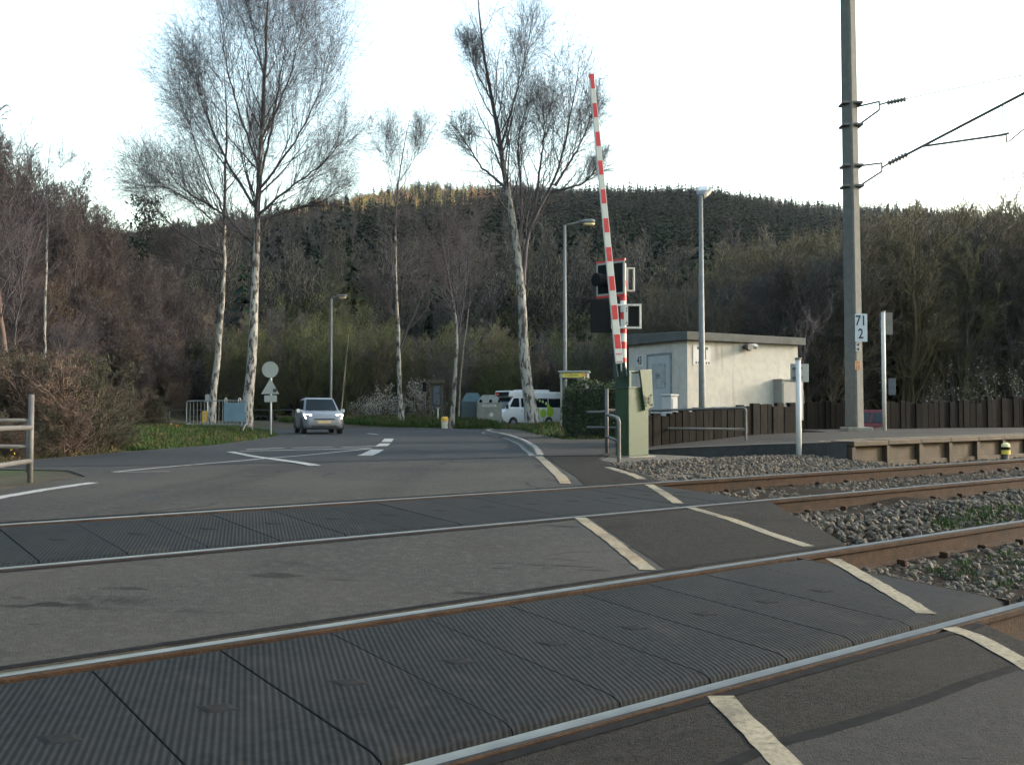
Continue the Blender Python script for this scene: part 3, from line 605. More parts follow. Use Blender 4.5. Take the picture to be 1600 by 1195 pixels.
# ------------------------------------------------------------------ platform
def deckz(X): return np.interp(X, [2.3, 2.8, 4.1, 5.1, 6, 12], [.15, .21, .30, .385, .405, .43])
PF = 8.62
E0, E1, E2 = (2.45, 17.4), (4.08, 16.3), (5.0, 15.1)
plat_poly = [E0, E1, E2, UP(13.4, PF), UP(90, PF), UP(90, 15.6), UP(26, 15.6), (9.6, 25.6), (7.6, 25.6), (7.3, 22.0), (5.05, 20.3), (2.62, 18.4)]
pl = thing('station_platform', (*UP(13.4, PF), 0), 'low station platform with yellow edge line and brown concrete edge wall', 'platform')
pl_inv = Matrix.Translation(-Vector((*UP(13.4, PF), 0)))
def rel(o, t):
    o.data.transform(Matrix.Translation(-t.location)); return o
def deck_sheet(name, poly, m, dz, skirt=0.):
    o = sheet(name, poly, m, dz, None, skirt=0, zf=lambda X, Y: deckz(X))
    b = bmesh.new(); b.from_mesh(o.data)
    for c in (2.8, 4.1, 5.1, 6, 8, 10, 12): bmesh.ops.bisect_plane(b, geom=b.verts[:] + b.edges[:] + b.faces[:], plane_co=(c, 0, 0), plane_no=(1, 0, 0))
    for v in b.verts: v.co.z = float(deckz(v.co.x)) + dz
    if skirt:
        r = bmesh.ops.extrude_edge_only(b, edges=[e for e in b.edges if len(e.link_faces) == 1])
        for v in [g for g in r['geom'] if isinstance(g, bmesh.types.BMVert)]: v.co.z -= skirt
    b.to_mesh(o.data); b.free(); o.parent = pl; return rel(o, pl)
deck_sheet('platform_surface', plat_poly, walk, 0, skirt=.75)
yl = lambda a, b: [UP(a, PF + .42), UP(b, PF + .42), UP(b, PF + .50), UP(a, PF + .50)]
deck_sheet('edge_line', [(5.05, 15.45), *yl(13.6, 60), (5.0, 15.6)], mat('edge_line_yellow', (.28, .2, .07), .8, var=.2, scale=10), .005)
deck_sheet('edge_line', [(2.5, 17.45), (4.1, 16.4), (4.95, 15.35), (4.95, 15.42), (4.14, 16.46), (2.5, 17.52)], kerbm, .006)
# concrete wall of the platform edge: coping, posts and set-back panels
RM = Matrix.Rotation(math.atan2(DY, DX), 4, 'Z')
def pbox(name, u0, u1, p0, p1, z0, z1, m, bevel=.008):
    a = UP(13.4, PF); mb = MB().box(u0 - 13.4, u1 - 13.4, p0 - PF, p1 - PF, z0, z1)
    return mb.build(name, m, pl, bevel=bevel, seg=1, M=RM)
for i in range(11):
    u = 13.4 + 1.0 * i; zt = float(deckz(UP(u, PF)[0]))
    pbox('wall_post', u - .06, u + .06, PF - .10, PF - .006, -.12, zt - .078, conc_b)
    if i < 10:
        z2 = float(deckz(UP(u + .5, PF)[0]))
        pbox('wall_panel', u + .062, u + .938, PF - .02, PF - .004, -.1, z2 - .08, conc_b)
        pbox('coping_stone', u - .055, u + .94, PF - .13, PF + .3, z2 - .075, z2 + .004, conc_b)
        pbox('wall_foot', u + .062, u + .938, PF - .07, PF - .021, -.12, .06, conc_b)
ramp_side = MB(); ramp = [(E0, .16), (E1, .30), (E2, .385), (UP(13.33, PF), .40)]
V = []
for (q, zt) in ramp: V += [(q[0], q[1] - .02, zt - .02), (q[0] + .0, q[1] - .06, -.25)]
ramp_side.add(V, [(0, 2, 3, 1), (2, 4, 5, 3), (4, 6, 7, 5)])
rs = ramp_side.build('ramp_side', mat('ramp_side_bitumen', (.025, .026, .027), .9, var=.3, scale=8, bump=.3), pl, M=pl_inv); rs['label'] = 'dark side of the ramp up to the platform'

# ------------------------------------------------------------------ woods on the hills (masses)
tw_farb = mat('far_brown_twigs', (.022, .022, .0155), .9, var=.3, scale=.3, rnd=.35)
tw_farg = mat('far_grey_twigs', (.019, .0205, .0195), .9, var=.3, scale=.3, rnd=.3)
tw_faro = mat('far_olive_twigs', (.04, .046, .016), .9, var=.3, scale=.3, rnd=.3)
tw_brown = mat('wood_brown_twigs', (.072, .06, .04), .9, var=.3, scale=.3, rnd=.35)
tw_grey = mat('wood_grey_twigs', (.052, .048, .045), .9, var=.3, scale=.3, rnd=.3)
tw_olive = mat('wood_olive_twigs', (.058, .066, .02), .9, var=.3, scale=.3, rnd=.35)
tw_purple = mat('wood_purple_twigs', (.04, .031, .031), .9, var=.3, scale=.3, rnd=.3)
fir_m = mat('fir_needles', (.0055, .0125, .0075), .95, var=.4, scale=.5, rnd=.5, spec=.05)
sunlit_larch_m = mat('larch_sunlit_gold', (.36, .30, .07), .9, var=.4, scale=.5, rnd=.35, spec=.2)  # brightened to gold: sunlight on the crest is put into the colour
sunlit_orange_m = mat('sunlit_orange_twigs', (.34, .19, .085), .9, var=.3, scale=.3, rnd=.3)  # bare twigs, orange brightened so the crest looks sunlit
protos = []
for i in range(3): protos.append(conifer_proto('fir', 20 + i, 16 + 2 * i, fir_m, w=.17 + .02 * i, layers=13, per=8))        # 0-2
for i in range(3): protos.append(bare_proto('bare', 30 + i, 13, tw_farb, .06, 13, 6, 4, upb=.2))                      # 3-5
for i in range(2): protos.append(bare_proto('grey', 40 + i, 14, tw_farg, .06, 13, 6, 4, upb=.22))                      # 6-7
for i in range(2): protos.append(bare_proto('olive', 50 + i, 10, tw_faro, .06, 13, 6, 5, upb=.2, clump=3))           # 8-9
protos.append(conifer_proto('sunlit_larch', 60, 15, sunlit_larch_m, w=.16, layers=12, per=8))                                              # 10
for i in range(2): protos.append(bare_proto('orange', 70 + i, 11, sunlit_orange_m, .06, 13, 6, 4, upb=.2, clump=2))          # 11-12
rng = np.random.default_rng(5)
n = 38000
r = np.sqrt(rng.uniform(112 ** 2, 900 ** 2, n)); az = rng.uniform(-.62, .68, n)
X = r * np.sin(az); Y = r * np.cos(az); px = CX + F * X / Y
ok = np.ones(n, bool); s = (r - 112) / 760
nz = np.sin(X * .013 + 1.1) + np.sin(Y * .017 + X * .009) + rng.normal(0, .4, n)
idx = np.zeros(n, int); q = rng.random(n)
low = s < .13; sc_ = np.where(px < 780, .55, .72); mid = (s >= .13) & (s < sc_); top = s >= sc_
idx = np.where(low, np.where(q < .50, 3 + rng.integers(0, 3, n), np.where(q < .68, 6 + rng.integers(0, 2, n), np.where(q < .93, 8 + rng.integers(0, 2, n), rng.integers(0, 3, n)))), idx)
firs = nz > np.where(px < 450, .5, np.where(px < 900, -.6, -1.5))
idx = np.where(mid, np.where(firs, rng.integers(0, 3, n), np.where(q < .6, 6 + rng.integers(0, 2, n), 3 + rng.integers(0, 3, n))), idx)
tl = np.where(q < .5, 10, np.where(q < .72, 11 + rng.integers(0, 2, n), np.where(q < .85, rng.integers(0, 3, n), 3)))  # left crest: gold and orange kinds paint the sunlit strip
tc_ = np.where(q < .80, 6 + rng.integers(0, 2, n), rng.integers(0, 3, n)); tr_ = np.where(q < .88, rng.integers(0, 3, n), 6)
idx = np.where(top, np.where(px < 780, tl, np.where(px < 1230, tc_, tr_)), idx)
Z = ground_z(X, Y); ok &= ~(top & (px < 780) & (rng.random(n) < .4)); ok &= ~((np.abs(px - 185) < 40) & (r < 120))
scatter('wooded_hillside', np.stack([X, Y, Z], 1)[ok], protos, 'wooded hillside of dark firs and bare trees across the background', 'woodland', 6, sc=(.42, 1.15), tilt=.05, idx=idx[ok])

# bank of bare scrub on the left
lp = [bare_proto('bare', 80 + i, 8, tw_purple, .016, 16, 7, 5, upb=.2, n4=2) for i in range(3)] + [bare_proto('scrub', 85 + i, 3.0, tw_purple, .012, 10, 6, 5, upb=.08, clump=6, t0=.1, n4=2) for i in range(2)] + [bare_proto('scrub', 88, 2.6, mat('bramble_brown', (.06, .042, .03), .9, var=.3, scale=.5, rnd=.3), .012, 10, 6, 5, upb=.05, clump=7, t0=.1, n4=2)]
n = 2600; X = rng.uniform(-84, -17, n); Y = rng.uniform(27, 120, n); h = ground_z(X, Y); t_ = X / Y
ok = (t_ > -.72) & (-X - 21 > rng.uniform(-2.5, 6, n) - .02 * Y) & ~((Y > 41) & (Y < 62) & (X > -24)); ok &= (h > .4) | (Y < 40)
ok &= ~((t_ > -.32) & (Y < 60)); q = rng.random(n)
idx = np.where((-X - 21.5 - .06 * np.maximum(Y - 40, 0) < 9) | (q < .45), 3 + rng.integers(0, 3, n), rng.integers(0, 3, n))
scatter('scrub_bank', np.stack([X, Y, h], 1)[ok], lp, 'steep bank of bare purple-brown trees and brambles on the left', 'woodland', 7, sc=(.6, 1.15), tilt=.1, idx=idx[ok])

# tall bare thicket behind the station, on the right
tp = [bare_proto('thicket', 90 + i, 9, [tw_brown, tw_grey, mat('thicket_olive', (.075, .066, .032), .9, var=.3, scale=.3, rnd=.3)][i % 3], .013, 16, 8, 5, upb=.22, clump=4, spread=(.3, .65), t0=.15, n4=2) for i in range(4)]
P = []
for k in range(330):
    Yk = rng.uniform(44, 84); xk = rng.uniform(985, 1980); Xk = (xk - CX) / F * Yk
    topy = np.interp(xk, [985, 1060, 1130, 1200, 1330, 1420, 1520, 1640, 2000], [505, 462, 425, 395, 378, 362, 344, 340, 330]) + rng.uniform(0, 95)
    hh = max(1.8, (645 - topy) / F * Yk + .9); P.append((Xk, Yk, float(ground_z(Xk, Yk)), hh / 9.6))
P = np.array(P)
def scatter_s(name, P, protos, label, cat, seed):
    o = scatter(name, P[:, :3], protos, label, cat, seed, sc=(1, 1), tilt=.05)
    rg = np.random.default_rng(seed); s3 = np.stack([P[:, 3] * rg.uniform(.85, 1.2, len(P)), P[:, 3] * rg.uniform(.85, 1.2, len(P)), P[:, 3]], 1).astype(np.float32)
    o.data.attributes['sc'].data.foreach_set('vector', s3.ravel()); return o
scatter_s('bare_thicket', P, tp, 'tall brown leafless thicket behind the station hut and platform', 'thicket', 8)

# scrub across the middle, at the foot of the hill
mp_ = [bare_proto('riverside', 100 + i, 8, [tw_brown, tw_olive, tw_grey, tw_olive][i], .014, 14, 7, 5, upb=.24, clump=3, spread=(.3, .7), t0=.12, n4=2) for i in range(4)]
P = []
for k in range(380):
    Yk = rng.uniform(68, 100); xk = rng.uniform(320, 1080); Xk = (xk - CX) / F * Yk
    if 700 < xk < 900 and Yk < 84: continue
    topy = np.interp(xk, [320, 420, 560, 640, 760, 900, 1080], [560, 500, 520, 540, 500, 530, 530]) + rng.uniform(0, 100)
    hh = max(1.5, (645 - topy) / F * Yk + 1); P.append((Xk, Yk, float(ground_z(Xk, Yk)), hh / 8.4))
scatter_s('riverside_scrub', np.array(P), mp_, 'olive and brown bare trees at the foot of the hill behind the road', 'woodland', 9)

# ------------------------------------------------------------------ single trees
make_tree('birch_tree', 'tallest birch with a white trunk and wide purple crown, behind the crowd barrier', [
    [(384, 663), (389, 600), (397, 520), (401, 420), (400, 335), (408, 240), (412, 150), (416, 60), (421, -70)],
    [(400, 340), (440, 302), (500, 262), (548, 205)], [(402, 300), (455, 232), (500, 150), (518, 55)], [(400, 325), (352, 250), (318, 170), (296, 85)],
    [(400, 385), (345, 330), (290, 300), (258, 262)], [(406, 265), (372, 175), (350, 85), (338, -10)], [(410, 215), (448, 140), (470, 50), (482, -50)], [(400, 350), (445, 330), (500, 318), (548, 290)], [(413, 120), (395, 50), (385, -30)], [(404, 290), (425, 200), (440, 110), (452, 20)]],
    101, 42, .26, dens=1.1, l1=(.3, .5), t0=.36)
make_tree('birch_tree', 'slimmer dark-footed birch leaning left of the tallest birch', [
    [(328, 664), (335, 600), (343, 520), (350, 440), (350, 350), (352, 260), (358, 190), (350, 110)],
    [(350, 365), (305, 318), (255, 288), (195, 296)], [(350, 335), (315, 252), (288, 180), (274, 120)], [(350, 400), (295, 375), (240, 325), (215, 262)], [(352, 300), (395, 242), (420, 180)], [(350, 420), (300, 420), (250, 380)]],
    102, 46, .2, dens=1., l1=(.3, .55), t0=.4)
make_tree('birch_tree', 'slender birch by the white blossom with a steep side limb', [
    [(627, 661), (624, 600), (622, 520), (618, 440), (617, 350), (620, 290), (630, 235), (640, 188)],
    [(624, 545), (650, 482), (688, 400), (700, 340)], [(618, 320), (604, 255), (602, 200)], [(620, 290), (652, 242), (666, 192)], [(622, 500), (596, 460), (575, 440)]],
    103, 56, .17, dens=.95, l1=(.28, .5), t0=.4, twig_r=.0048)
make_tree('forked_tree', 'small dark tree forking into two stems beside the yellow bin', [
    [(705, 665), (711, 590), (716, 522), (704, 450), (694, 400), (686, 335)], [(716, 522), (727, 455), (735, 390), (742, 320)], [(710, 470), (690, 430), (672, 415)], [(728, 470), (752, 430), (764, 405)]],
    104, 53, .15, dens=.6, l1=(.28, .48), t0=.5, stem_mat=birch, twig_r=.0048)
make_tree('birch_tree', 'big birch with a forked trunk standing in front of the white minibus', [
    [(834, 664), (823, 600), (814, 530), (818, 450), (811, 395), (800, 330), (786, 270), (779, 200), (762, 130), (752, 60), (746, -15)],
    [(818, 445), (822, 375), (834, 332), (860, 300), (879, 250), (889, 190), (903, 125), (906, 88)], [(792, 295), (752, 262), (722, 215), (712, 195)], [(782, 235), (800, 170), (816, 110), (832, 28)],
    [(812, 385), (815, 300), (808, 225), (826, 150)], [(868, 290), (905, 230), (934, 155)], [(862, 300), (912, 288), (946, 245)], [(770, 160), (742, 110), (728, 60)], [(835, 330), (845, 255), (852, 195), (845, 140)]],
    105, 46, .33, dens=1.05, l1=(.25, .46), t0=.48, twig_r=.0048)
make_tree('birch_tree', 'thin pale birch high on the left bank', [[(70, 560), (70, 480), (74, 380), (72, 290), (78, 225)], [(72, 300), (95, 262), (118, 242)], [(73, 330), (52, 275), (45, 245)]], 106, 52, .11, dens=.6, l1=(.28, .5), t0=.5, twig_r=.0048)
make_tree('dark_tree', 'pinkish-brown trunk at the left edge behind the pipe railing', [[(20, 690), (14, 600), (2, 520), (-8, 400), (-12, 250)], [(12, 590), (30, 480), (40, 380)]], 107, 30, .15, dens=.7, stem_mat=mat('pink_brown_bark', (.08, .055, .047), .9, var=.3, scale=5, stretch=(2, 2, .5)), twig_r=.0048)
make_tree('dark_tree', 'forked young trunk in the brambles left of the crowd barrier', [[(108, 660), (104, 610), (96, 570), (90, 520)], [(104, 612), (116, 575), (122, 530)]], 108, 34, .06, dens=.6, stem_mat=bark, twig_r=.0048)
make_tree('sapling', 'thin pale sapling right of the silver car', [[(532, 655), (538, 590), (545, 520), (548, 440)], [(540, 600), (528, 540), (522, 480)], [(536, 620), (552, 560), (560, 500)]], 109, 62, .06, dens=.5, stem_mat=mat('pale_bark', (.2, .18, .13), .9, var=.2, scale=5), tw_mat=tw_olive, twig_r=.0048)
make_tree('sapling', 'thin sapling behind the forked tree and recycling containers', [[(716, 655), (720, 580), (733, 480), (742, 380)], [(722, 570), (716, 500), (712, 430)]], 110, 66, .07, dens=.5, stem_mat=mat('pale_bark', (.2, .18, .13)), twig_r=.0048)
for i, (x, Y, lab) in enumerate([(1490, 46, 'spreading dark bare tree behind the tall end of the sleeper fence'), (1556, 50, 'upright dark bare tree at the right edge behind the fence')]):
    make_tree('dark_tree', lab, [[(x, 640), (x - 2, 580), (x - 8, 520), (x - 2, 450), (x + 4, 400)], [(x - 2, 590), (x + 25, 530), (x + 40, 470)], [(x - 3, 570), (x - 35, 520), (x - 55, 470)], [(x - 6, 530), (x + 14, 480), (x + 22, 420)], [(x, 600), (x - 30, 570), (x - 60, 545)]], 120 + i, Y, .16, dens=.9, stem_mat=mat('dark_bark', (.03, .025, .02), .9, var=.3, scale=5), tw_mat=tw_brown, twig_r=.0048)
make_tree('dark_tree', 'crooked bare sapling right of the station hut', [[(1256, 640), (1254, 590), (1258, 540), (1262, 505)], [(1257, 560), (1268, 520), (1276, 500)]], 125, 30, .03, dens=.2, stem_mat=mat('pale_bark', (.2, .18, .13)), twig_r=.005)
# lone pine on the skyline
pine = thing('pine_tree', (0, 0, 0), 'lone dark pine rising above the left skyline', 'tree')
b0 = at(225, 420, 118); pine.location = (b0[0], b0[1], float(ground_z(b0[0], b0[1])))
top = at(225, 312, 118)[2] - pine.location[2]
MB().tube([(0, 0, -.3), (.1, 0, top * .5), (0, 0, top)], [.3, .2, .05], 7).build('trunk', bark, pine)
rg = np.random.default_rng(3); V = []
for k in range(26):
    f = rg.uniform(.35, 1); a = rg.uniform(0, 6.28); rad = (1.05 - f) * 5.5 + .6; c = np.array([math.cos(a) * rad * rg.uniform(.2, 1), math.sin(a) * rad * rg.uniform(.2, 1), top * f])
    V.append(c + rg.normal(size=(130, 3)) * np.array([.95, .95, .35]))
V, Q = leaf_cloud(rg, np.concatenate(V), .22); np_mesh('crown', V, Q, m=fir_m, parent=pine)

# ------------------------------------------------------------------ blossom, hedge, grass, brambles
blos = mat('white_blossom', (.36, .36, .32), .8, var=.2, scale=3)
def blossom(label, x0, x1, y0, y1, Y, seed, n=1400, fr=.5):
    a, b = at(x0, y1, Y), at(x1, y0, Y); cx_ = (a[0] + b[0]) / 2; gz = float(ground_z(cx_, Y)); H = b[2] - gz; W_ = (b[0] - a[0]) / 2
    t = thing('blackthorn_bush', (cx_, Y, gz), label, 'bush', group='bushes in white blossom'); rg = np.random.default_rng(seed); st = []
    for k in range(16):
        d = rg.uniform(-1, 1); e = rg.uniform(-1, 1); hh = H * rg.uniform(.6, 1.) * (1 - .35 * d * d); st.append(resample([(d * W_ * .4, e * .5, -.2), (d * W_ * .75, e * .9, hh * .5), (d * W_, e * 1.3, hh)], 8, rg, .05))
    S = np.stack(st); R = np.tile(np.linspace(.03, .008, 8), (16, 1)); A, RA = kids(rg, S, R, 9, .2, 1, (.5, 1), (.3, .5), 5, up=.1, wob=.2, rmin=.007); B, RB = kids(rg, A, RA, 5, .2, 1, (.5, 1), (.4, .7), 4, up=.05, wob=.2, rmin=.006)
    V, Q = tubes_np([(S, R, 4), (A, RA, 3), (B, RB, 3)]); np_mesh('stems', V, Q, m=tw_brown, parent=t)
    pp = np.concatenate([A.reshape(-1, 3), B.reshape(-1, 3)]); pp = pp[rg.random(len(pp)) < fr]; pp = pp + rg.normal(size=pp.shape) * .06
    V, Q = leaf_cloud(rg, pp, .045); np_mesh('blossom', V, Q, m=blos, parent=t); return t
blossom('white blossoming bush behind the slender birch', 575, 640, 606, 652, 64, 1)
blossom('white blossoming bush behind the information board', 635, 688, 592, 652, 66, 2)
blossom('low white blossoming bush left of the birch and right of the car', 545, 590, 622, 655, 66, 3, fr=.25)
blossom('white blossoming bush behind the fence at the right edge', 1500, 1610, 565, 632, 42, 4, fr=.12)
blossom('small white blossoming bush between the signpost and the dark tree', 1430, 1478, 560, 625, 44, 5, fr=.07)

hedge_m = mat('hedge_leaves', (.02, .036, .012), .6, var=.45, scale=2.5, spec=.3); hedge_t = mat('hedge_new_leaves', (.05, .075, .015), .6, var=.35, scale=2.5)
h = thing('clipped_hedge', (2.75, 28.2, float(G(2.75, 28)) - .05), 'clipped dark green hedge between the phone box and the barrier', 'hedge'); rg = np.random.default_rng(8)
HX, HY, HH = 1.12, .8, 1.74
core = MB().box(-HX + .12, HX - .1, -HY + .12, HY - .12, 0, HH - .12).build('branches', mat('hedge_core', (.012, .016, .008), 1, var=.3), h, bevel=.15)
def hedge_pts(n, top=False):
    P = rg.uniform(-1, 1, (n, 3)); P[:, 2] = rg.uniform(0, 1, n); f = rg.integers(0, 4, n)
    P[f == 0, 0] = -1; P[f == 1, 1] = -1; P[f == 2, 2] = 1; P[f == 3, 0] = 1
    if top: P[:, 2] = 1
    Q = P * np.array([HX, HY, HH]); rnd_ = .09 * np.sin(P[:, 0] * 7 + P[:, 2] * 5) + .05 * np.sin(P[:, 1] * 9 + P[:, 0] * 13)
    Q *= (1 + (rnd_ * .6)[:, None]); Q[:, 2] = np.abs(Q[:, 2]); low = Q[:, 2] < .5; Q[low, :2] *= .95
    cr_ = np.maximum(0, np.abs(P[:, 0]) - .85) * np.maximum(0, P[:, 2] - .85) * 9; Q[:, 2] -= cr_ * .6
    return Q + rg.normal(size=(n, 3)) * .035
V, Q = leaf_cloud(rg, hedge_pts(13000), .032); np_mesh('foliage', V, Q, m=hedge_m, parent=h)
V, Q = leaf_cloud(rg, hedge_pts(1700, True) + np.array([0, 0, .02]), .03); np_mesh('young_shoots', V, Q, m=hedge_t, parent=h)

def blade_proto(name, seed, m, n=26, h=.16, spread=.12, wd=.006):
    rg = np.random.default_rng(seed); V = []; T = []
    for k in range(n):
        a = rg.uniform(0, 6.28); b = rg.normal(size=2) * spread; hh = h * rg.uniform(.5, 1.2); ln = rg.normal(size=2) * hh * .35; c, s = math.cos(a) * wd, math.sin(a) * wd; i = len(V)
        V += [(b[0] - c, b[1] - s, -.02), (b[0] + c, b[1] + s, -.02), (b[0] + ln[0] * .4 + c * .7, b[1] + ln[1] * .4 + s * .7, hh * .6), (b[0] + ln[0], b[1] + ln[1], hh)]; T += [(i, i + 1, i + 2), (i, i + 2, i + 3)]
    return np_mesh(name, V, tris=T, m=m, do_link=False)
gr = [blade_proto('grass', i, grass_m, 34, .17, .16, .008) for i in range(3)] + [blade_proto('dry', 5, dry_m, 26, .22, .14, .007)]
def patch(name, poly, n, label, seed, mix=.12, sc=(.8, 1.3), zoff=0.):
    rg = np.random.default_rng(seed); xs = [q[0] for q in poly]; ys = [q[1] for q in poly]; X = rg.uniform(min(xs), max(xs), n * 3); Y = rg.uniform(min(ys), max(ys), n * 3)
    k = in_poly(poly, X, Y); X, Y = X[k][:n], Y[k][:n]; idx = np.where(rg.random(len(X)) < mix, 3, rg.integers(0, 3, len(X)))
    return scatter(name, np.stack([X, Y, ground_z(X, Y) + zoff], 1), gr, label, 'grass', seed, sc=sc, tilt=.15, idx=idx)
patch('roadside_grass', [(-9.0, 36.5), (-8.2, 30), (-8.1, 26), (-8.6, 22.5), (-11.5, 23.5), (-14.5, 33), (-15, 40.5), (-10.4, 39.8)], 5200, 'green grass verge under the crowd barrier and signpost', 21, sc=(.5, .85))
patch('roadside_grass', [(.75, 37.3), (1.45, 26.2), (4.5, 26.6), (6, 44), (2.5, 49), (-.8, 46.6), (.4, 42.2)], 5200, 'green grass bank in front of the phone box', 22)
patch('roadside_grass', [(-2.5, 52.8), (-6, 53.8), (-14, 57.4), (-14, 66), (-.7, 66), (-.7, 56)], 6500, 'green grass strip in front of the recycling containers', 23, sc=(1, 1.7))
patch('roadside_grass', [(-8.9, 16.5), (-8.6, 21), (-10.6, 23.5), (-14, 22), (-16, 16), (-10, 14.6)], 1500, 'dull grass along the asphalt edge at the left', 24, mix=.7, sc=(.3, .6))
wd_ = [UP(8.3, 2.75), UP(8.2, 3.5), UP(6.3, 3.55), UP(6.2, 2.9)]
X = rng.uniform(6.2, 9.5, 260); pq = rng.uniform(2.65, 3.5, 260); XX, YY = UP(X, pq)
scatter('track_weeds', np.stack([XX, YY, bal_z(XX, YY) + .0], 1)[:90], gr[:3], 'green weeds growing between the nearer rails', 'weeds', 25, sc=(.18, .36), tilt=.2)
X = rng.uniform(8.3, 11, 60); pq = rng.uniform(4.1, 4.6, 60); XX, YY = UP(X, pq)
scatter('track_weeds', np.stack([XX, YY, bal_z(XX, YY) + .0], 1), gr[:3], 'yellow-green moss and weeds in the ballast between the tracks', 'weeds', 26, sc=(.2, .4), tilt=.2)
# rough brambles and dead grass on the left verge
bp_ = [bare_proto('bramble', 140 + i, 1.5, [mat('bramble_brown', (.06, .042, .03)), mat('bramble_dull', (.045, .04, .022), .9, var=.3, scale=.5, rnd=.3), mat('dead_stems', (.052, .043, .028), .9, var=.3, scale=.5, rnd=.3)][i], .007, 9, 6, 4, upb=-.02, clump=9, t0=.1, n4=2, spread=(.4, 1.0)) for i in range(3)]
n = 520; Y = rng.uniform(15.5, 42, n); X = -rng.uniform(9.2, 22, n) ; ok = (X / Y > -.66) & ~((X > -15.5) & (Y > 25)) & ~((X > -11.2) & (Y > 23.5)) & ~((X > -9.8) & (Y < 17))
scatter('brambles', np.stack([X, Y, ground_z(X, Y)], 1)[ok], bp_, 'tangle of brown brambles and dead stems on the left verge', 'brambles', 27, sc=(.35, 1.15), tilt=.2)

# ------------------------------------------------------------------ level crossing barrier
BX, BY = 2.03, 16.05; BZ = float(G(BX, BY))
ba = thing('crossing_barrier', (BX, BY, BZ), 'green level crossing barrier machine with its red and white boom raised', 'barrier', math.atan2(DY, DX))
MB().box(-.30, .34, -.24, .26, -.2, .0).build('foundation', conc, ba, bevel=.02)
MB().box(-.235, .235, -.16, .16, .0, 1.13).build('cabinet', green_p, ba, bevel=.012)
MB().box(-.25, .25, -.175, .175, 1.131, 1.155).build('cabinet_lid', green_d, ba, bevel=.006)
MB().box(-.225, -.17, -.165, .165, 1.156, 1.40).box(-.225, .23, -.165, .165, 1.40, 1.425).build('head_frame', green_d, ba, bevel=.005)
pt = MB().prism([(-.02, 1.44), (.26, 1.46), (.30, .82), (.10, .76)], 'y', -.215, -.178).build('counterweight_plate', green_p, ba, bevel=.006)
for (x, z) in ((.06, 1.0), (.24, 1.02), (.12, .84), (.26, .86)): MB().tube([(x, -.216, z), (x, -.228, z)], .014, 6).build('bolt', rust, pt)
for z in (.93, .995): MB().tube([(.12, -.216, z - .03), (.12, -.223, z - .03)], .03, 10).tube([(.2, -.216, z - .03), (.2, -.223, z - .03)], .03, 10).build('slot', mat('slot_dark', (.03, .035, .025)), pt)
MB().box(-.245, -.24, -.1, .1, .3, .9).build('door_panel', green_p, ba, bevel=.002)
# boom: drawn in world axes, then brought into the barrier's frame
inv = ba.matrix_basis.inverted() if False else (Matrix.Translation(ba.location) @ Matrix.Rotation(math.atan2(DY, DX), 4, 'Z')).inverted()
bt, bb = Vector(at(924, 118, 15.8)), Vector(at(967.5, 568, 15.8))
ax = (bt - bb); LB = ax.length; ax.normalize(); sx_ = Vector((1, .12, 0)); sx_ = (sx_ - ax * sx_.dot(ax)).normalized(); sy_ = ax.cross(sx_)
def boom_sec(f, w_, d_, o=0.):
    c = bb + ax * (f * LB); return [c + sx_ * (a * w_) + sy_ * (b * d_ + o) for a, b in ((-.5, -.5), (.5, -.5), (.5, .5), (-.5, .5))]
wid = lambda f: .125 - .045 * f
boom = MB().loft([boom_sec(f, wid(f), .07) for f in np.linspace(0, 1, 9)]).build('boom', boom_w, ba, bevel=.006, M=inv)
front = -1 if sy_.y > 0 else 1
for k in range(10):
    f1 = 1 - (45 * k) / 450; f0 = max(0.0, 1 - (45 * k + 22) / 450)
    MB().loft([boom_sec(f, wid(f) * .80, .004, front * .0375) for f in (f0, f1)]).build('red_band', red_p, ba, M=inv)
    if k == 0: MB().loft([boom_sec(f, wid(f) * 1.02, .072) for f in (.988, 1.002)]).build('boom_tip', red_p, ba, M=inv)
hold = MB()
for s_ in (-.075, .075): hold.loft([[bb + sx_ * (s_ + q[0]) + sy_ * q[1] + ax * z for q in ((-.008, -d_), (.008, -d_), (.008, d_), (-.008, d_))] for z, d_ in ((-.22, .16), (.02, .07))])
hold.build('boom_clamp', green_d, ba, M=inv)
for z in (.03, .16):
    for s_ in (-.035, .0, .035): MB().tube([bb + ax * z + sx_ * s_ + sy_ * (front * .035), bb + ax * z + sx_ * s_ + sy_ * (front * .047)], .012, 6).build('bolt', red_p, boom, M=inv)

# ------------------------------------------------------------------ warning light mast
sm = thing('signal_mast', (1.975, 16.75, .14), 'red and white striped mast with black warning light boards', 'signal')
def sxz(x, y, Y=16.75): q = at(x, y, Y); return (q[0] - 1.93, q[2] - .14)
ztop = sxz(972, 412)[1]
MB().tube([(0, 0, -.2), (0, 0, ztop)], .052, 14).build('pole', boom_w, sm, smooth=True)
for y0, y1 in ((559, 566), (534, 545), (512, 521), (488, 499), (460, 470), (438, 448), (583, 594)):
    MB().tube([(0, 0, sxz(972, y1)[1]), (0, 0, sxz(972, y0)[1])], .0545, 14, cap=False).build('red_band', red_p, sm, smooth=True)
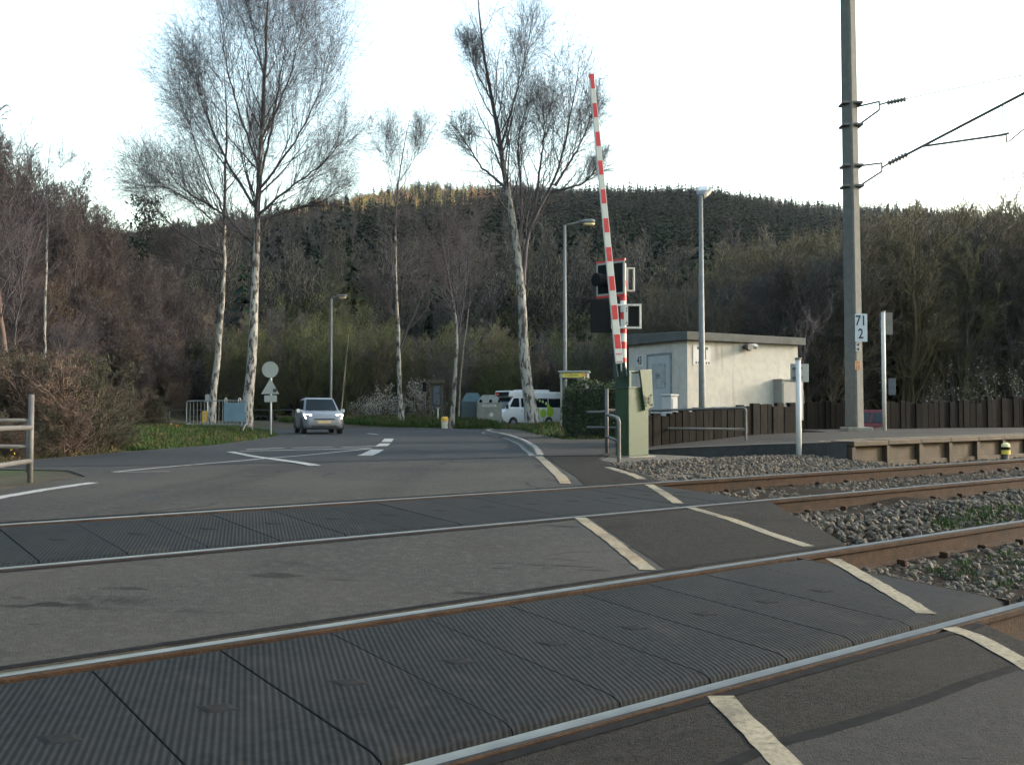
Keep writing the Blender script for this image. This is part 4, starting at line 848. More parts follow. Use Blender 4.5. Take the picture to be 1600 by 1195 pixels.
# upper board, turned towards the road on the left
A0, A1 = sxz(936, 438), sxz(975, 438); zl0, zl1 = sxz(936, 421)[1], sxz(936, 467)[1]; zr0, zr1 = sxz(974, 408)[1], sxz(974, 460)[1]
ub = thing('x', (0, 0, 0), None, None); C.objects.unlink(ub); bpy.data.objects.remove(ub)
w_b = .62; ang = math.radians(-43)                              # board plane direction
dirb = Vector((-math.cos(ang), -math.sin(ang), 0))              # from the mast towards the left and away
nb = Vector((dirb.y, -dirb.x, 0)); 
zc = (zr0 + zr1) / 2; hb = (zr0 - zr1) / 2
def quadbox(o, d, n_, w0, w1, z0, z1, t0, t1):
    return [o + d * a + n_ * t + Vector((0, 0, z)) for a, z, t in ((w0, z0, t0), (w1, z0, t0), (w1, z1, t0), (w0, z1, t0), (w0, z0, t1), (w1, z0, t1), (w1, z1, t1), (w0, z1, t1))]
BOXF = [(0, 3, 2, 1), (4, 5, 6, 7), (0, 1, 5, 4), (1, 2, 6, 5), (2, 3, 7, 6), (3, 0, 4, 7)]
o_ = Vector((.03, -.07, 0)); toc = 1 if nb.y < 0 else -1; nf = nb * toc
brd = MB().add(quadbox(o_, dirb, nf, 0, w_b, zc - hb, zc + hb, 0, .03), BOXF).build('light_board', black_p, sm, bevel=.004, seg=1)
fr = MB()
for a in ((0, w_b, zc + hb - .035, zc + hb), (0, w_b, zc - hb, zc - hb + .035), (0, .03, zc - hb + .035, zc + hb - .035), (w_b - .03, w_b, zc - hb + .035, zc + hb - .035)): fr.add(quadbox(o_, dirb, nf, *a, .031, .037), BOXF)
fr.build('white_border', sign_back, brd)
fr = MB()
for a in ((-.01, w_b + .01, zc + hb + .002, zc + hb + .035), (-.01, w_b + .01, zc - hb - .035, zc - hb - .002)): fr.add(quadbox(o_, dirb, nf, *a, 0, .03), BOXF)
fr.build('red_border', red_p, brd)
c_ = o_ + dirb * (w_b * .62) + Vector((0, 0, zc - .02)); hd = (nf * 1.0 + Vector((-.25, 0, -.04))).normalized()
MB().tube([c_ + hd * .03, c_ + hd * .1, c_ + hd * .30, c_ + hd * .31], [.10, .105, .12, .10], 16).build('lamp_hood', black_p, brd, smooth=False)
# open bracket frame behind it
def frame(name, x0, x1, y0, y1, Yo, t, m, dp=.03):
    p0, p1 = sxz(x0, y1, 16.75 + Yo), sxz(x1, y0, 16.75 + Yo); mb = MB()
    mb.box(p0[0], p1[0], Yo, Yo + dp, p1[1] - t, p1[1]).box(p0[0], p1[0], Yo, Yo + dp, p0[1], p0[1] + t).box(p0[0], p0[0] + t, Yo + .001, Yo + dp - .001, p0[1] + t, p1[1] - t).box(p1[0] - t, p1[0], Yo + .001, Yo + dp - .001, p0[1] + t, p1[1] - t)
    return mb.build(name, m, sm, bevel=.004, seg=1)
frame('bracket_frame', 976, 988, 418, 455, .06, .022, boom_w, .12)
p0, p1 = sxz(918.5, 520), sxz(952.5, 468.5)
lb = MB().box(p0[0], p1[0], -.02, .01, p0[1], p1[1]).build('light_board', black_p, sm, bevel=.006, seg=1)
lb['label'] = 'lower square black warning light board'
hb2 = MB(); cc = ((p0[0] + p1[0]) / 2, (p0[1] + p1[1]) / 2)
hb2.tube([(cc[0] + .03, .012, cc[1]), (cc[0] + .03, .2, cc[1])], .11, 14).build('lamp_housing', black_p, lb)
frame('bracket_frame', 951, 998, 475, 513.5, -.11, .032, boom_w)
q0, q1 = sxz(978, 508), sxz(993, 480); MB().box(q0[0], q1[0], -.06, -.04, q0[1], q1[1]).build('rear_panel', black_p, sm)
q0, q1 = sxz(968, 509), sxz(976, 479); MB().box(q0[0] + .02, q1[0], -.105, -.085, q0[1], q1[1]).build('clamp', boom_w, sm, bevel=.003, seg=1)
for y in (483, 487, 505):
    q = sxz(974, y); MB().tube([(q[0], -.106, q[1]), (q[0], -.12, q[1])], .012, 6).build('bolt', black_p, sm)

# ------------------------------------------------------------------ station hut
hut_w = mat('hut_render', (.39, .37, .33), .95, var=.08, scale=6, bump=.5, bscale=90); mixin(hut_w, (.26, .235, .19), .9, .5, .75, stretch=(1, 1, .6), fac=.6); mixin(hut_w, (.2, .18, .145), 3.2, .56, .72, stretch=(2.2, 2.2, .22), fac=.55)
hut_d = mat('hut_door_paint', (.30, .32, .325), .55, var=.05, scale=4)
fascia_m = mat('roof_fascia', (.062, .066, .062), .85, var=.2, scale=4); mixin(fascia_m, (.032, .031, .026), 3, .52, .68, fac=.8)
HXc, HYc = 3.76, 20.3; HZ0 = .12; ha = math.radians(90 - 61.7)      # long side bears 61.7 deg from the view axis
hut = thing('station_hut', (HXc, HYc, HZ0), 'small cream flat-roofed station hut with a grey door and number 43', 'hut', ha)
LA, LW = 3.22, 2.15; HT = .85 + (645 - 530) / F * HYc - HZ0
MB().box(0, LA, 0, LW, -.3, HT).build('wall', hut_w, hut)
MB().add([(-.1, -.12, HT - .02), (LA + .13, -.12, HT - .02), (LA + .13, LW + .12, HT + .0), (-.1, LW + .12, HT + .0), (-.1, -.12, HT + .16), (LA + .13, -.12, HT + .145), (LA + .13, LW + .12, HT + .2), (-.1, LW + .12, HT + .26)],
         [(0, 3, 2, 1), (4, 5, 6, 7), (0, 1, 5, 4), (1, 2, 6, 5), (2, 3, 7, 6), (3, 0, 4, 7)]).build('roof', fascia_m, hut, bevel=.012)
hut_f = mat('hut_door_frame', (.17, .19, .195), .6)
dr = MB().box(-.012, -.002, .58, 1.38, .05, 2.02).build('door', hut_d, hut)
fr = MB().box(-.03, -.002, .53, .575, .05, 2.065).box(-.03, -.002, 1.385, 1.43, .05, 2.065).box(-.03, -.002, .576, 1.384, 2.022, 2.065).build('door_frame', hut_f, hut, bevel=.004, seg=1)
MB().box(-.022, -.013, .74, 1.24, 1.28, 1.84).build('hatch', mat('hatch_grey', (.24, .26, .25), .6), dr, bevel=.003, seg=1)
MB().box(-.0245, -.0225, .9, 1.1, 1.48, 1.62).build('notice', mat('notice_grey', (.22, .23, .24), .6), dr)
for k in range(3): MB().box(-.0262, -.0247, .92, 1.08, 1.51 + .035 * k, 1.522 + .035 * k).build('notice_text_line', mat('ink_dark', (.05, .055, .07), .6), dr)
MB().tube([(-.013, 1.31, 1.0), (-.06, 1.31, 1.0), (-.06, 1.22, 1.0)], .012, 6).box(-.018, -.0125, 1.285, 1.335, .88, 1.12).build('handle', galv_d, dr)
for z in (1.35, 1.75): MB().box(-.026, -.0225, .735, .76, z, z + .05).build('hinge', galv_d, dr)
TL = Matrix.Translation((-.006, 1.72, 1.93)) @ Matrix.Rotation(-math.pi / 2, 4, 'Z') @ FACE
ink = mat('ink_blue_black', (.012, .016, .035), .6)
npl = MB().box(-.006, -.001, 1.60, 1.84, 1.80, 2.06).build('number_plate', white_p, hut)
text_mesh('43', .25, ink, 'number', npl, Matrix.Translation((-.008, 1.72, 1.93)) @ Matrix.Rotation(-math.pi / 2, 4, 'Z') @ FACE, sx=.72, depth=.001, bold=.006)
# station notice with a black mark on the long side
def hut_x(px):                                            # distance along the long wall seen at a pixel column
    t = (px - CX) / F; c, s = math.cos(ha), math.sin(ha); return (t * HYc - HXc) / (c - t * s)
def hut_zz(py, a): return .85 + (645 - py) / F * (HYc + a * math.sin(ha)) - HZ0
a0, a1 = hut_x(1083), hut_x(1110); z0, z1 = hut_zz(571, a1), hut_zz(540, a1)
nb_ = MB().box(a0, a1, -.012, -.001, z0, z1).build('station_sign', white_p, hut)
zm = z0 + (z1 - z0) * .78
MB().box(hut_x(1089), hut_x(1106), -.0135, -.0122, zm, zm + .06).box(hut_x(1097.5), hut_x(1103.2), -.0135, -.0122, z0 + .12, zm - .001).build('black_mark', ink, nb_)
for k in range(6): MB().box(a0 + .06 + k * .07, a0 + .10 + k * .07, -.0135, -.0122, z0 + .03, z0 + .075).build('small_letter', ink, nb_)
a0 = hut_x(1163); zf = hut_zz(543, a0)
fl = MB().loft([[(a0 + .09 * math.cos(q) * k, -.01 - dd, zf + .09 * math.sin(q) * k) for q in np.linspace(0, 2 * math.pi, 12, endpoint=False)] for k, dd in ((.6, 0), (.8, .08), (1, .16), (.85, .2))]).build('floodlight', galv_d, hut)
MB().tube([(a0 + .05, -.02, zf + .04), (a0 + .18, -.09, zf + .05), (a0 + .27, -.10, zf + .02)], [.035, .045, .06], 8).build('sensor', white_p, hut)

# ------------------------------------------------------------------ cabinets by the hut
def cabinet(label, x, y, z, W_, D_, H_, rz, m, plinth=None, knob=True):
    t = thing('service_cabinet', (x, y, z), label, 'cabinet', rz, 'grey service cabinets by the hut'); p_ = plinth or 0
    if plinth: MB().box(.02, W_ - .02, .02, D_ - .02, -.2, p_ - .012).build('plinth', conc, t, bevel=.008, seg=1)
    MB().box(0, W_, 0, D_, p_, H_).build('housing', m, t, bevel=.01); MB().box(-.02, W_ + .02, -.025, D_ + .02, H_ + .001, H_ + .035).build('cover', m, t, bevel=.008)
    d_ = MB().box(.03, W_ - .03, -.012, -.001, p_ + .04, H_ - .05).build('door', m, t, bevel=.004, seg=1)
    if knob: MB().tube([(.13, -.013, p_ + (H_ - p_) * .42), (.13, -.03, p_ + (H_ - p_) * .42)], .028, 8).build('lock', galv_d, d_)
    return t
cab_m = mat('cabinet_grey', (.22, .215, .195), .6, var=.08, scale=4, bump=.05); mixin(cab_m, (.14, .13, .11), 1.6, .56, .8, stretch=(1, 1, .4), fac=.5)
q = at(1207, 645, 21.35); cabinet('tall grey service cabinet at the right end of the hut', q[0] + .18, q[1] - .14, .33, .60, .34, 1.25, math.radians(24), cab_m, .35)
q = at(1060, 645, 19.55); cabinet('small pale cabinet in front of the hut door', q[0] - .16, q[1] - .05, .22, .17, .3, .98, ha, white_p, None, False)

# ------------------------------------------------------------------ sleeper fences
def fence(label, A, B, n, zb, zt, seed, gap=None, wob=.045):
    rg = random.Random(seed); t = thing('sleeper_fence', (A[0], A[1], zb(0)), label, 'fence', group='fences of upright old sleepers'); A = Vector(A); B = Vector(B); d = (B - A); Ln = d.length; d.normalize(); nn = Vector((-d.y, d.x))
    x = 0.
    ws = [rg.uniform(.8, 1.25) for _ in range(n)]; k = Ln / sum(ws)
    for w0 in ws:
        w1 = w0 * k; f = (x + w1 / 2) / Ln
        if not (gap and gap[0] < f < gap[1]):
            th = rg.uniform(.09, .13); o = rg.uniform(-.02, .02); h0 = zt(f) + rg.uniform(-wob, wob); h1 = h0 + rg.uniform(-.02, .02); z0 = zb(f) - .25; V = []
            for (a, b) in ((x + .005, -th / 2), (x + w1 - .005, -th / 2), (x + w1 - .005, th / 2), (x + .005, th / 2)):
                q = d * a + nn * (b + o); V.append((q.x, q.y, z0 - zb(0)))
            for i, (a, b) in enumerate(((x + .005, -th / 2), (x + w1 - .005, -th / 2), (x + w1 - .005, th / 2), (x + .005, th / 2))):
                q = d * a + nn * (b + o); V.append((q.x, q.y, (h0 if i in (0, 3) else h1) - zb(0)))
            MB().add(V, BOXF).build('sleeper_plank', wood, t, bevel=.008, seg=1)
        x += w1
    return t
li = lambda *a: (lambda f: float(np.interp(f, a[0::2], a[1::2])))
fence('low sleeper fence in front of the hut, sloping down to the barrier', (2.60, 18.45), (5.08, 20.25), 16, li(0, .22, 1, .36), li(0, .765, .3, .90, 1, .985), 1)
fence('taller short sleeper fence in front of the grey cabinet', (5.10, 20.2), (6.30, 21.15), 7, li(0, .36, 1, .38), li(0, 1.045, 1, 1.03), 2)
fence('dark sleeper fence behind the mast, to the right of the hut', (7.5, 25.2), (9.0, 25.5), 9, li(0, .36, 1, .38), li(0, 1.13, 1, 1.12), 3)
fence('long sleeper fence behind the platform at the right edge', (10.05, 25.6), (17.5, 28.6), 40, li(0, .38, 1, .36), li(0, 1.14, .44, 1.17, .45, 1.28, 1, 1.32), 4)

# ------------------------------------------------------------------ pipe railings
def pipe(pts, r=.026, n=8): return MB().tube(pts, r, n)
def smooth_pts(p, it=2):
    p = [Vector(q) for q in p]
    for _ in range(it): p = [p[0]] + [q for a, b in zip(p[:-1], p[1:]) for q in (a.lerp(b, .25), a.lerp(b, .75))] + [p[-1]]
    return p
def rz_(x, y): return float(G(x, y))
# by the barrier
P1 = (1.66, 16.6); z1 = rz_(*P1); P2 = (1.60, 14.2); z2 = rz_(*P2)
r1 = thing('pipe_railing', (P1[0], P1[1], z1), 'short steel pipe railing with a tall post left of the barrier machine', 'railing', group='steel pipe railings at the crossing')
pipe([(0, 0, -.2), (0, 0, 1.15)], .033).build('post', galv_d, r1, smooth=True)
dx, dy = P2[0] - P1[0], P2[1] - P1[1]
pipe(smooth_pts([(0, 0, .70), (dx * .8, dy * .8, .665), (dx, dy, .63), (dx, dy, .50), (dx, dy, -.25)]), .03).build('rail', galv_d, r1, smooth=True)
pipe([(0, 0, .32), (dx, dy, .30)], .025).build('rail', galv_d, r1, smooth=True); pipe([(.03, .02, .78), (.45, .3, .78)], .02).build('rail', galv_d, r1)
def railing(label, posts, rails, loc, nm='pipe_railing'):
    t = thing(nm, loc, label, 'railing', group='steel pipe railings at the crossing')
    for p in posts: pipe([Vector(q) - Vector(loc) for q in p], .03).build('post', galv_d, t, smooth=True)
    for p in rails: pipe([Vector(q) - Vector(loc) for q in p], .026).build('rail', galv_d, t, smooth=True)
    return t
RA_, RB_ = at(1165, 637, 18.0), at(917, 645, 19.6)
A3 = Vector(RA_); B3 = Vector(RB_); A3.z = .945; B3.z = .86
lowA = A3 - Vector((0, 0, .41)); lowB = B3 - Vector((0, 0, .31))
mid_ = A3.lerp(B3, .58); midl = lowA.lerp(lowB, .58)
railing('long pipe railing in front of the sleeper fence and hut', [[(mid_.x, mid_.y, .0), mid_]],
        [smooth_pts([B3, A3.lerp(B3, .06), A3, A3 - Vector((0, 0, .12)), (A3.x, A3.y, -.1)]), [lowB, lowA]], (A3.x, A3.y, .12))
# left of the road
L0 = gp(47, 752); L0 = (L0[0], L0[1]); gz = rz_(*L0)
railing('pale pipe railing with a tall post beside the road at the left edge', [[(L0[0], L0[1], gz - .2), (L0[0], L0[1], gz + .915)], [(-4.55, 7.2, gz - .2), (-4.55, 7.2, gz + .6)]],
        [[(L0[0], L0[1], gz + .565), (-4.55, 7.2, gz + .575)], [(L0[0], L0[1], gz + .215), (-4.55, 7.2, gz + .215)]], (L0[0], L0[1], gz))
railing('darker pipe railing standing farther back at the left edge', [[(-8.9, 12.6, -.2), (-8.9, 12.6, .78)], [(-6.32, 12.4, -.2), (-6.32, 12.4, .78)]],
        [[(-6.32, 12.4, .75), (-8.9, 12.6, .75)], [(-6.32, 12.4, .41), (-8.9, 12.6, .41)]], (-6.32, 12.4, .05))

# ------------------------------------------------------------------ street lamps
def lamp(name, label, x, Ybase, ytop, r0, r1, head, bz=None):
    q = at(x, ytop, Ybase); gz = float(ground_z(q[0], q[1])) if bz is None else bz; H_ = q[2] - gz
    t = thing(name, (q[0], q[1], gz), label, 'street lamp', group='street lamps'); MB().tube([(0, 0, -.3), (0, 0, 1.0), (0, 0, H_)], [r0 * 1.15, r0, r1], 12).build('pole', galv, t, smooth=True)
    head(t, H_); return t
def head_flat(t, H_):
    d = Vector((.1, .3, .16)).normalized(); s = Vector((.95, -.3, 0)).normalized(); n_ = d.cross(s)
    rings = []
    for f, w_, h_ in ((0, .05, .05), (.06, .10, .07), (.3, .15, .08), (.52, .16, .07), (.6, .12, .04)):
        c = Vector((.02, .0, H_ - .02)) + d * (f * 1.15) ; rings.append([c + s * (w_ * a) + n_ * (h_ * b) for a, b in ((-1, -.6), (-.6, -1), (.6, -1), (1, -.6), (1, .4), (.5, 1), (-.5, 1), (-1, .4))])
    MB().loft(rings).build('lamp_head', galv, t, smooth=False)
    c = Vector((.02, .0, H_ - .02)) + d * .42; MB().loft([[c + d * a * k + s * (.11 * b * k) - n_ * (.075 + .05 * (1 - k)) for a, b in ((-.18, -1), (.2, -1), (.2, 1), (-.18, 1))] for k in (1, .7)]).build('lamp_cover', mat('lamp_plastic', (.45, .45, .42), .4), t)
def head_arm(sgn, L_=.62):
    def f(t, H_):
        MB().tube([(0, 0, H_ - .03), (sgn * .15, 0, H_ + .03), (sgn * L_, 0, H_ + .14)], .03, 8).build('arm', galv, t, smooth=True)
        rg_ = [[(sgn * (L_ + f_ * .6), .13 * w_ * math.cos(a), H_ + .15 + .02 * f_ + (.08 if math.sin(a) > 0 else .13) * w_ * math.sin(a)) for a in np.linspace(0, 2 * math.pi, 12, endpoint=False)] for f_, w_ in ((-.05, .3), (.1, .75), (.4, 1), (.75, 1), (.95, .7), (1, .3))]
        MB().loft(rg_).build('lamp_head', galv, t, smooth=True)
        MB().loft([[(sgn * (L_ + .35 + .25 * w_ * math.cos(a)), .12 * w_ * math.sin(a), H_ + .13 - dz) for a in np.linspace(0, 2 * math.pi, 12, endpoint=False)] for w_, dz in ((1, .06), (.9, .12), (.5, .16))]).build('lamp_bowl', mat('amber_bowl', (.5, .42, .22), .35), t, smooth=True)
    return f
lamp('street_lamp', 'grey lamp post standing against the station hut', 1095, 19.85, 306, .072, .04, head_flat, bz=.2)
lamp('street_lamp', 'tall slim street lamp behind the phone box and hedge', 882.5, 38, 352, .085, .05, head_arm(1))
lamp('street_lamp', 'distant street lamp rising behind the silver car', 518, 60, 466, .085, .06, head_arm(1, .35))

# ------------------------------------------------------------------ overhead line mast
mast_c = mat('mast_concrete', (.088, .09, .084), .9, var=.12, scale=6, bump=.25, bscale=40); mixin(mast_c, (.08, .078, .065), 1.2, .5, .75, stretch=(1, 1, .25), fac=.5)
MY = 22.6; q = at(1335.5, 668, MY); MZ = float(deckz(q[0])); MXp = q[0]
ms = thing('catenary_mast', (MXp, MY, MZ), 'tall concrete overhead line mast with kilometre sign 71/2', 'mast')
MB().box(-.26, .34, -.28, .3, -.2, .10).build('foundation', conc, ms, bevel=.03)
tp_ = Vector(at(1324, -40, MY)); tp_ = tp_ - Vector((MXp, MY, MZ)); ma = math.radians(38)
def sq(c, h): return [c + Vector((math.cos(ma + k * math.pi / 2 + e), math.sin(ma + k * math.pi / 2 + e), 0)) * h * 1.32 for k in range(4) for e in (math.pi / 4 - .12, math.pi / 4 + .12)]
MB().loft([sq(Vector((0, 0, .05)), .158), sq(tp_ * .5 + Vector((0, 0, .02)), .143), sq(tp_, .128)]).build('shaft', mast_c, ms)
def ml(x, y, dY=0.): return Vector(at(x, y, MY + dY)) - Vector((MXp, MY, MZ))
metal = mat('line_hardware', (.10, .10, .095), .6, .5, var=.2, scale=10)
for y in (163, 197, 260, 292): MB().box(-.22, .26, -.17, .19, -.03, .03).build('clamp_collar', metal, ms, bevel=.01, seg=1).location = ml(1328 + (y - 160) * .015, y)
def strut(pts, r, nm='strut', par=None): return MB().tube(pts, r, 6).build(nm, metal, par or ms)
def bracket(y0, y1, xa, ya, yb, dY):
    strut([ml(1339, y0), ml(xa, ya, dY)], .022); strut([ml(1341, y1), ml(xa, yb, dY)], .022); strut([ml(xa, ya, dY), ml(xa, yb, dY)], .022)
bracket(167, 196, 1374, 159, 172, -.5); bracket(260, 292, 1378, 255, 268, -.5)
def insulator(a, b, n, r):
    mb = MB(); a = Vector(a); b = Vector(b); k = 2 * n + 1; mb.tube([a.lerp(b, i / (4 * n)) for i in range(4 * n + 1)], [r if i % 4 == 2 else r * (.55 if i % 2 else .45) for i in range(4 * n + 1)], 10)
    return mb.build('insulator', mat('insulator_grey', (.12, .11, .10), .4), ms)
strut([ml(1374, 164, -.5), ml(1388, 160, -.7)], .02); insulator(ml(1386, 161, -.7), ml(1416, 155, -1.1), 6, .065)
strut([ml(1378, 262, -.5), ml(1390, 255, -.7)], .02); insulator(ml(1388, 256, -.7), ml(1418, 241, -1.1), 6, .075)
strut([ml(1414, 243, -1.1), ml(1600, 146, -3.6), ml(1680, 104, -4.6)], .03, 'cantilever_arm'); strut([ml(1441, 229, -1.5), ml(1567, 211, -3.4), ml(1577, 208, -3.5)], .026, 'registration_arm')
strut([ml(1567, 165, -3.4), ml(1567, 210, -3.4)], .012, 'drop_wire'); strut([ml(1572, 209, -3.4), ml(1573, 222, -3.4), ml(1577, 221, -3.5), ml(1612, 192, -4.0)], .016, 'steady_arm')
fw = strut([ml(1415, 155, -1.1), ml(1470, 143, -1.6), ml(1560, 125, -2.4), ml(1700, 98, -3.5)], .011, 'feeder_wire')
# signs on the mast, facing the camera
def plate(t, x0, x1, y0, y1, Y, m, nm, base, th=.012, rot=0):
    a, b = Vector(at(x0, y1, Y)) - base, Vector(at(x1, y0, Y)) - base
    return MB().box(a.x, b.x, a.y - th, a.y, a.z, b.z).build(nm, m, t, bevel=.002, seg=1), (a + b) / 2
sg_m = mat('enamel_pale_blue', (.34, .39, .44), .35, var=.03)
base_m = Vector((MXp, MY, MZ))
s1, c1 = plate(ms, 1336, 1354.5, 490.5, 534, MY - .24, sg_m, 'kilometre_sign', base_m); s1['label'] = 'pale kilometre sign reading 71 over 2'
for s_, y in (('71', 501.5), ('2', 522)):
    c = Vector(at(1345, y, MY - .256)) - base_m; text_mesh(s_, .335, ink, 'number', s1, Matrix.Translation(c) @ FACE, sx=.78, depth=.0012, bold=.004)
MB().box(c1.x + .05, c1.x + .09, -.24, -.13, c1.z - .1, c1.z + .1).build('sign_bracket', metal, ms)
s2, c2 = plate(ms, 1337, 1343.5, 536, 549, MY - .215, white_p, 'warning_plate', base_m, .006)
for y in (538.5, 545.5):
    c = Vector(at(1340.2, y, MY - .222)) - base_m; MB().prism([(c.x - .04, c.z), (c.x + .035, c.z + .04), (c.x + .035, c.z - .04)], 'y', c.y - .001, c.y).build('black_arrow', ink, s2)
s3, c3 = plate(ms, 1336, 1344.5, 564, 577.5, MY - .218, mat('plate_orange', (.55, .26, .12), .6), 'number_tag', base_m, .006)
for s_, y in (('77', 567.5), ('15', 574)):
    c = Vector(at(1340.2, y, MY - .2255)) - base_m; text_mesh(s_, .10, mat('ink_brown', (.10, .05, .03), .6), 'number', s3, Matrix.Translation(c) @ FACE, depth=.0006)

# ------------------------------------------------------------------ posts with sign backs by the platform
def signpost(label, x, Y, ybase, ytop, r, m, plates, group=None, gz=None, cat='signpost', name='signpost'):
    b = Vector(at(x, ybase, Y)); t = thing(name, b, label, cat, group=group); tpz = Vector(at(x, ytop, Y)) - b
    MB().tube([(0, 0, -.35), (0, 0, tpz.z)], r, 10).build('post', m, t, smooth=True); MB().tube([(0, 0, tpz.z + .001), (0, 0, tpz.z + .03)], r * 1.25, 10).build('cap', metal, t)
    for (x0, x1, y0, y1, dY, mm, nm) in plates:
        o, c = plate(t, x0, x1, y0, y1, Y + dY, mm, nm, b)
        for k in (.25, .75):
            z = o.bound_box[0][2] * (1 - k) + o.bound_box[1][2] * k; MB().box(-r * 1.6, r * 1.6, min(dY, 0) - .0, max(dY, 0) + .002 if dY > 0 else .0, z - .015, z + .015).build('clamp', galv_d, t)
    return t
signpost('short white post with a pale blank sign back in the ballast', 1248.5, 15.2, 715, 562, .042, white_p, [(1235, 1263, 568.5, 597, .075, sign_back, 'sign_plate')])
signpost('white platform post with a grey sign back and small dark panel', 1382, 23.6, 671, 487.5, .05, white_p, [(1374.5, 1394, 488.5, 523, .08, mat('sign_back_dark', (.10, .10, .095), .6), 'sign_plate'), (1388, 1399, 591, 617, .09, mat('panel_dark_blue', (.03, .045, .07), .5), 'small_panel')])
# little yellow marker by the platform
q = Vector((*UP(17.75, 8.2), float(bal_z(*UP(17.75, 8.2))))); mk = thing('track_marker', q, 'small yellow and black marker post at the foot of the platform', 'marker')
MB().tube([(0, 0, -.1), (0, 0, .12)], .05, 10).build('stem', metal, mk); MB().tube([(0, 0, .121), (0, 0, .2)], .075, 12).build('yellow_band', mat('marker_yellow', (.55, .42, .06), .5), mk)
MB().tube([(0, 0, .2), (0, 0, .255)], .076, 12).build('black_band', black_p, mk); MB().tube([(0, 0, .255), (0, 0, .3), (0, 0, .335)], [.075, .07, .03], 12).build('yellow_cap', mat('marker_cream', (.6, .52, .25), .5), mk)
# cable hoop between the rails
cu = []
for k in range(22):
    f = k / 21; a = math.radians(200 + 150 * f); x, y = UP(8.35 + .75 * math.cos(a) + .25, 3.28 + .38 * math.sin(a)); cu.append((x, y, float(bal_z(x, y)) + .06 + .05 * math.sin(f * math.pi)))
tag(MB().tube(cu, .045, 9).build('cable', mat('cable_black', (.012, .012, .013), .55, var=.2), None, smooth=True), 'thick black cable looping beside the nearer track', 'cable')

# ------------------------------------------------------------------ vehicles
glass_d = mat('car_glass', (.012, .017, .021), .12, var=.05, scale=2, spec=.25)
tyre_m = mat('tyre_rubber', (.014, .014, .014), .85, var=.2); rim_m = mat('alloy_rim', (.32, .32, .33), .4, .6)
lit = mat('headlamp_lit', (.9, .9, .85), .3, emit=(1, .96, .86), estr=9.0)
chrome = mat('chrome', (.5, .5, .5), .2, 1.)
trim = mat('black_trim', (.016, .016, .017), .6)
def rsec(x, hw, z0, z1, r=.12, n=3, tumble=0.):
    """rounded cross-section of a body at length x"""
    pts = []
    for cx_, cz, a0 in ((hw - r, z0 + r, -90), (hw - r - tumble, z1 - r, 0), (-hw + r + tumble, z1 - r, 90), (-hw + r, z0 + r, 180)):
        for k in range(n + 1):
            a = math.radians(a0 + 90 * k / n); pts.append((x, cx_ + r * math.cos(a), cz + r * math.sin(a)))
    return pts
def wheel(t, x, y, r, w_, s):
    W_ = MB().tube([(x, y - w_ / 2, r), (x, y - w_ / 2 + .02, r), (x, y + w_ / 2 - .02, r), (x, y + w_ / 2, r)], [r * .93, r, r, r * .93], 20).build('wheel', tyre_m, t)
    MB().tube([(x, y + s * (w_ / 2 + .001), r), (x, y + s * (w_ / 2 + .012), r)], [r * .62, r * .5], 14).build('rim', rim_m, W_); return W_
def quad(name, m, t, pts, off=None):
    o = mesh_obj(name, pts, [tuple(range(len(pts)))], m, t)
    sol = o.modifiers.new('thickness', 'SOLIDIFY'); sol.thickness = .008; sol.offset = 0; return o
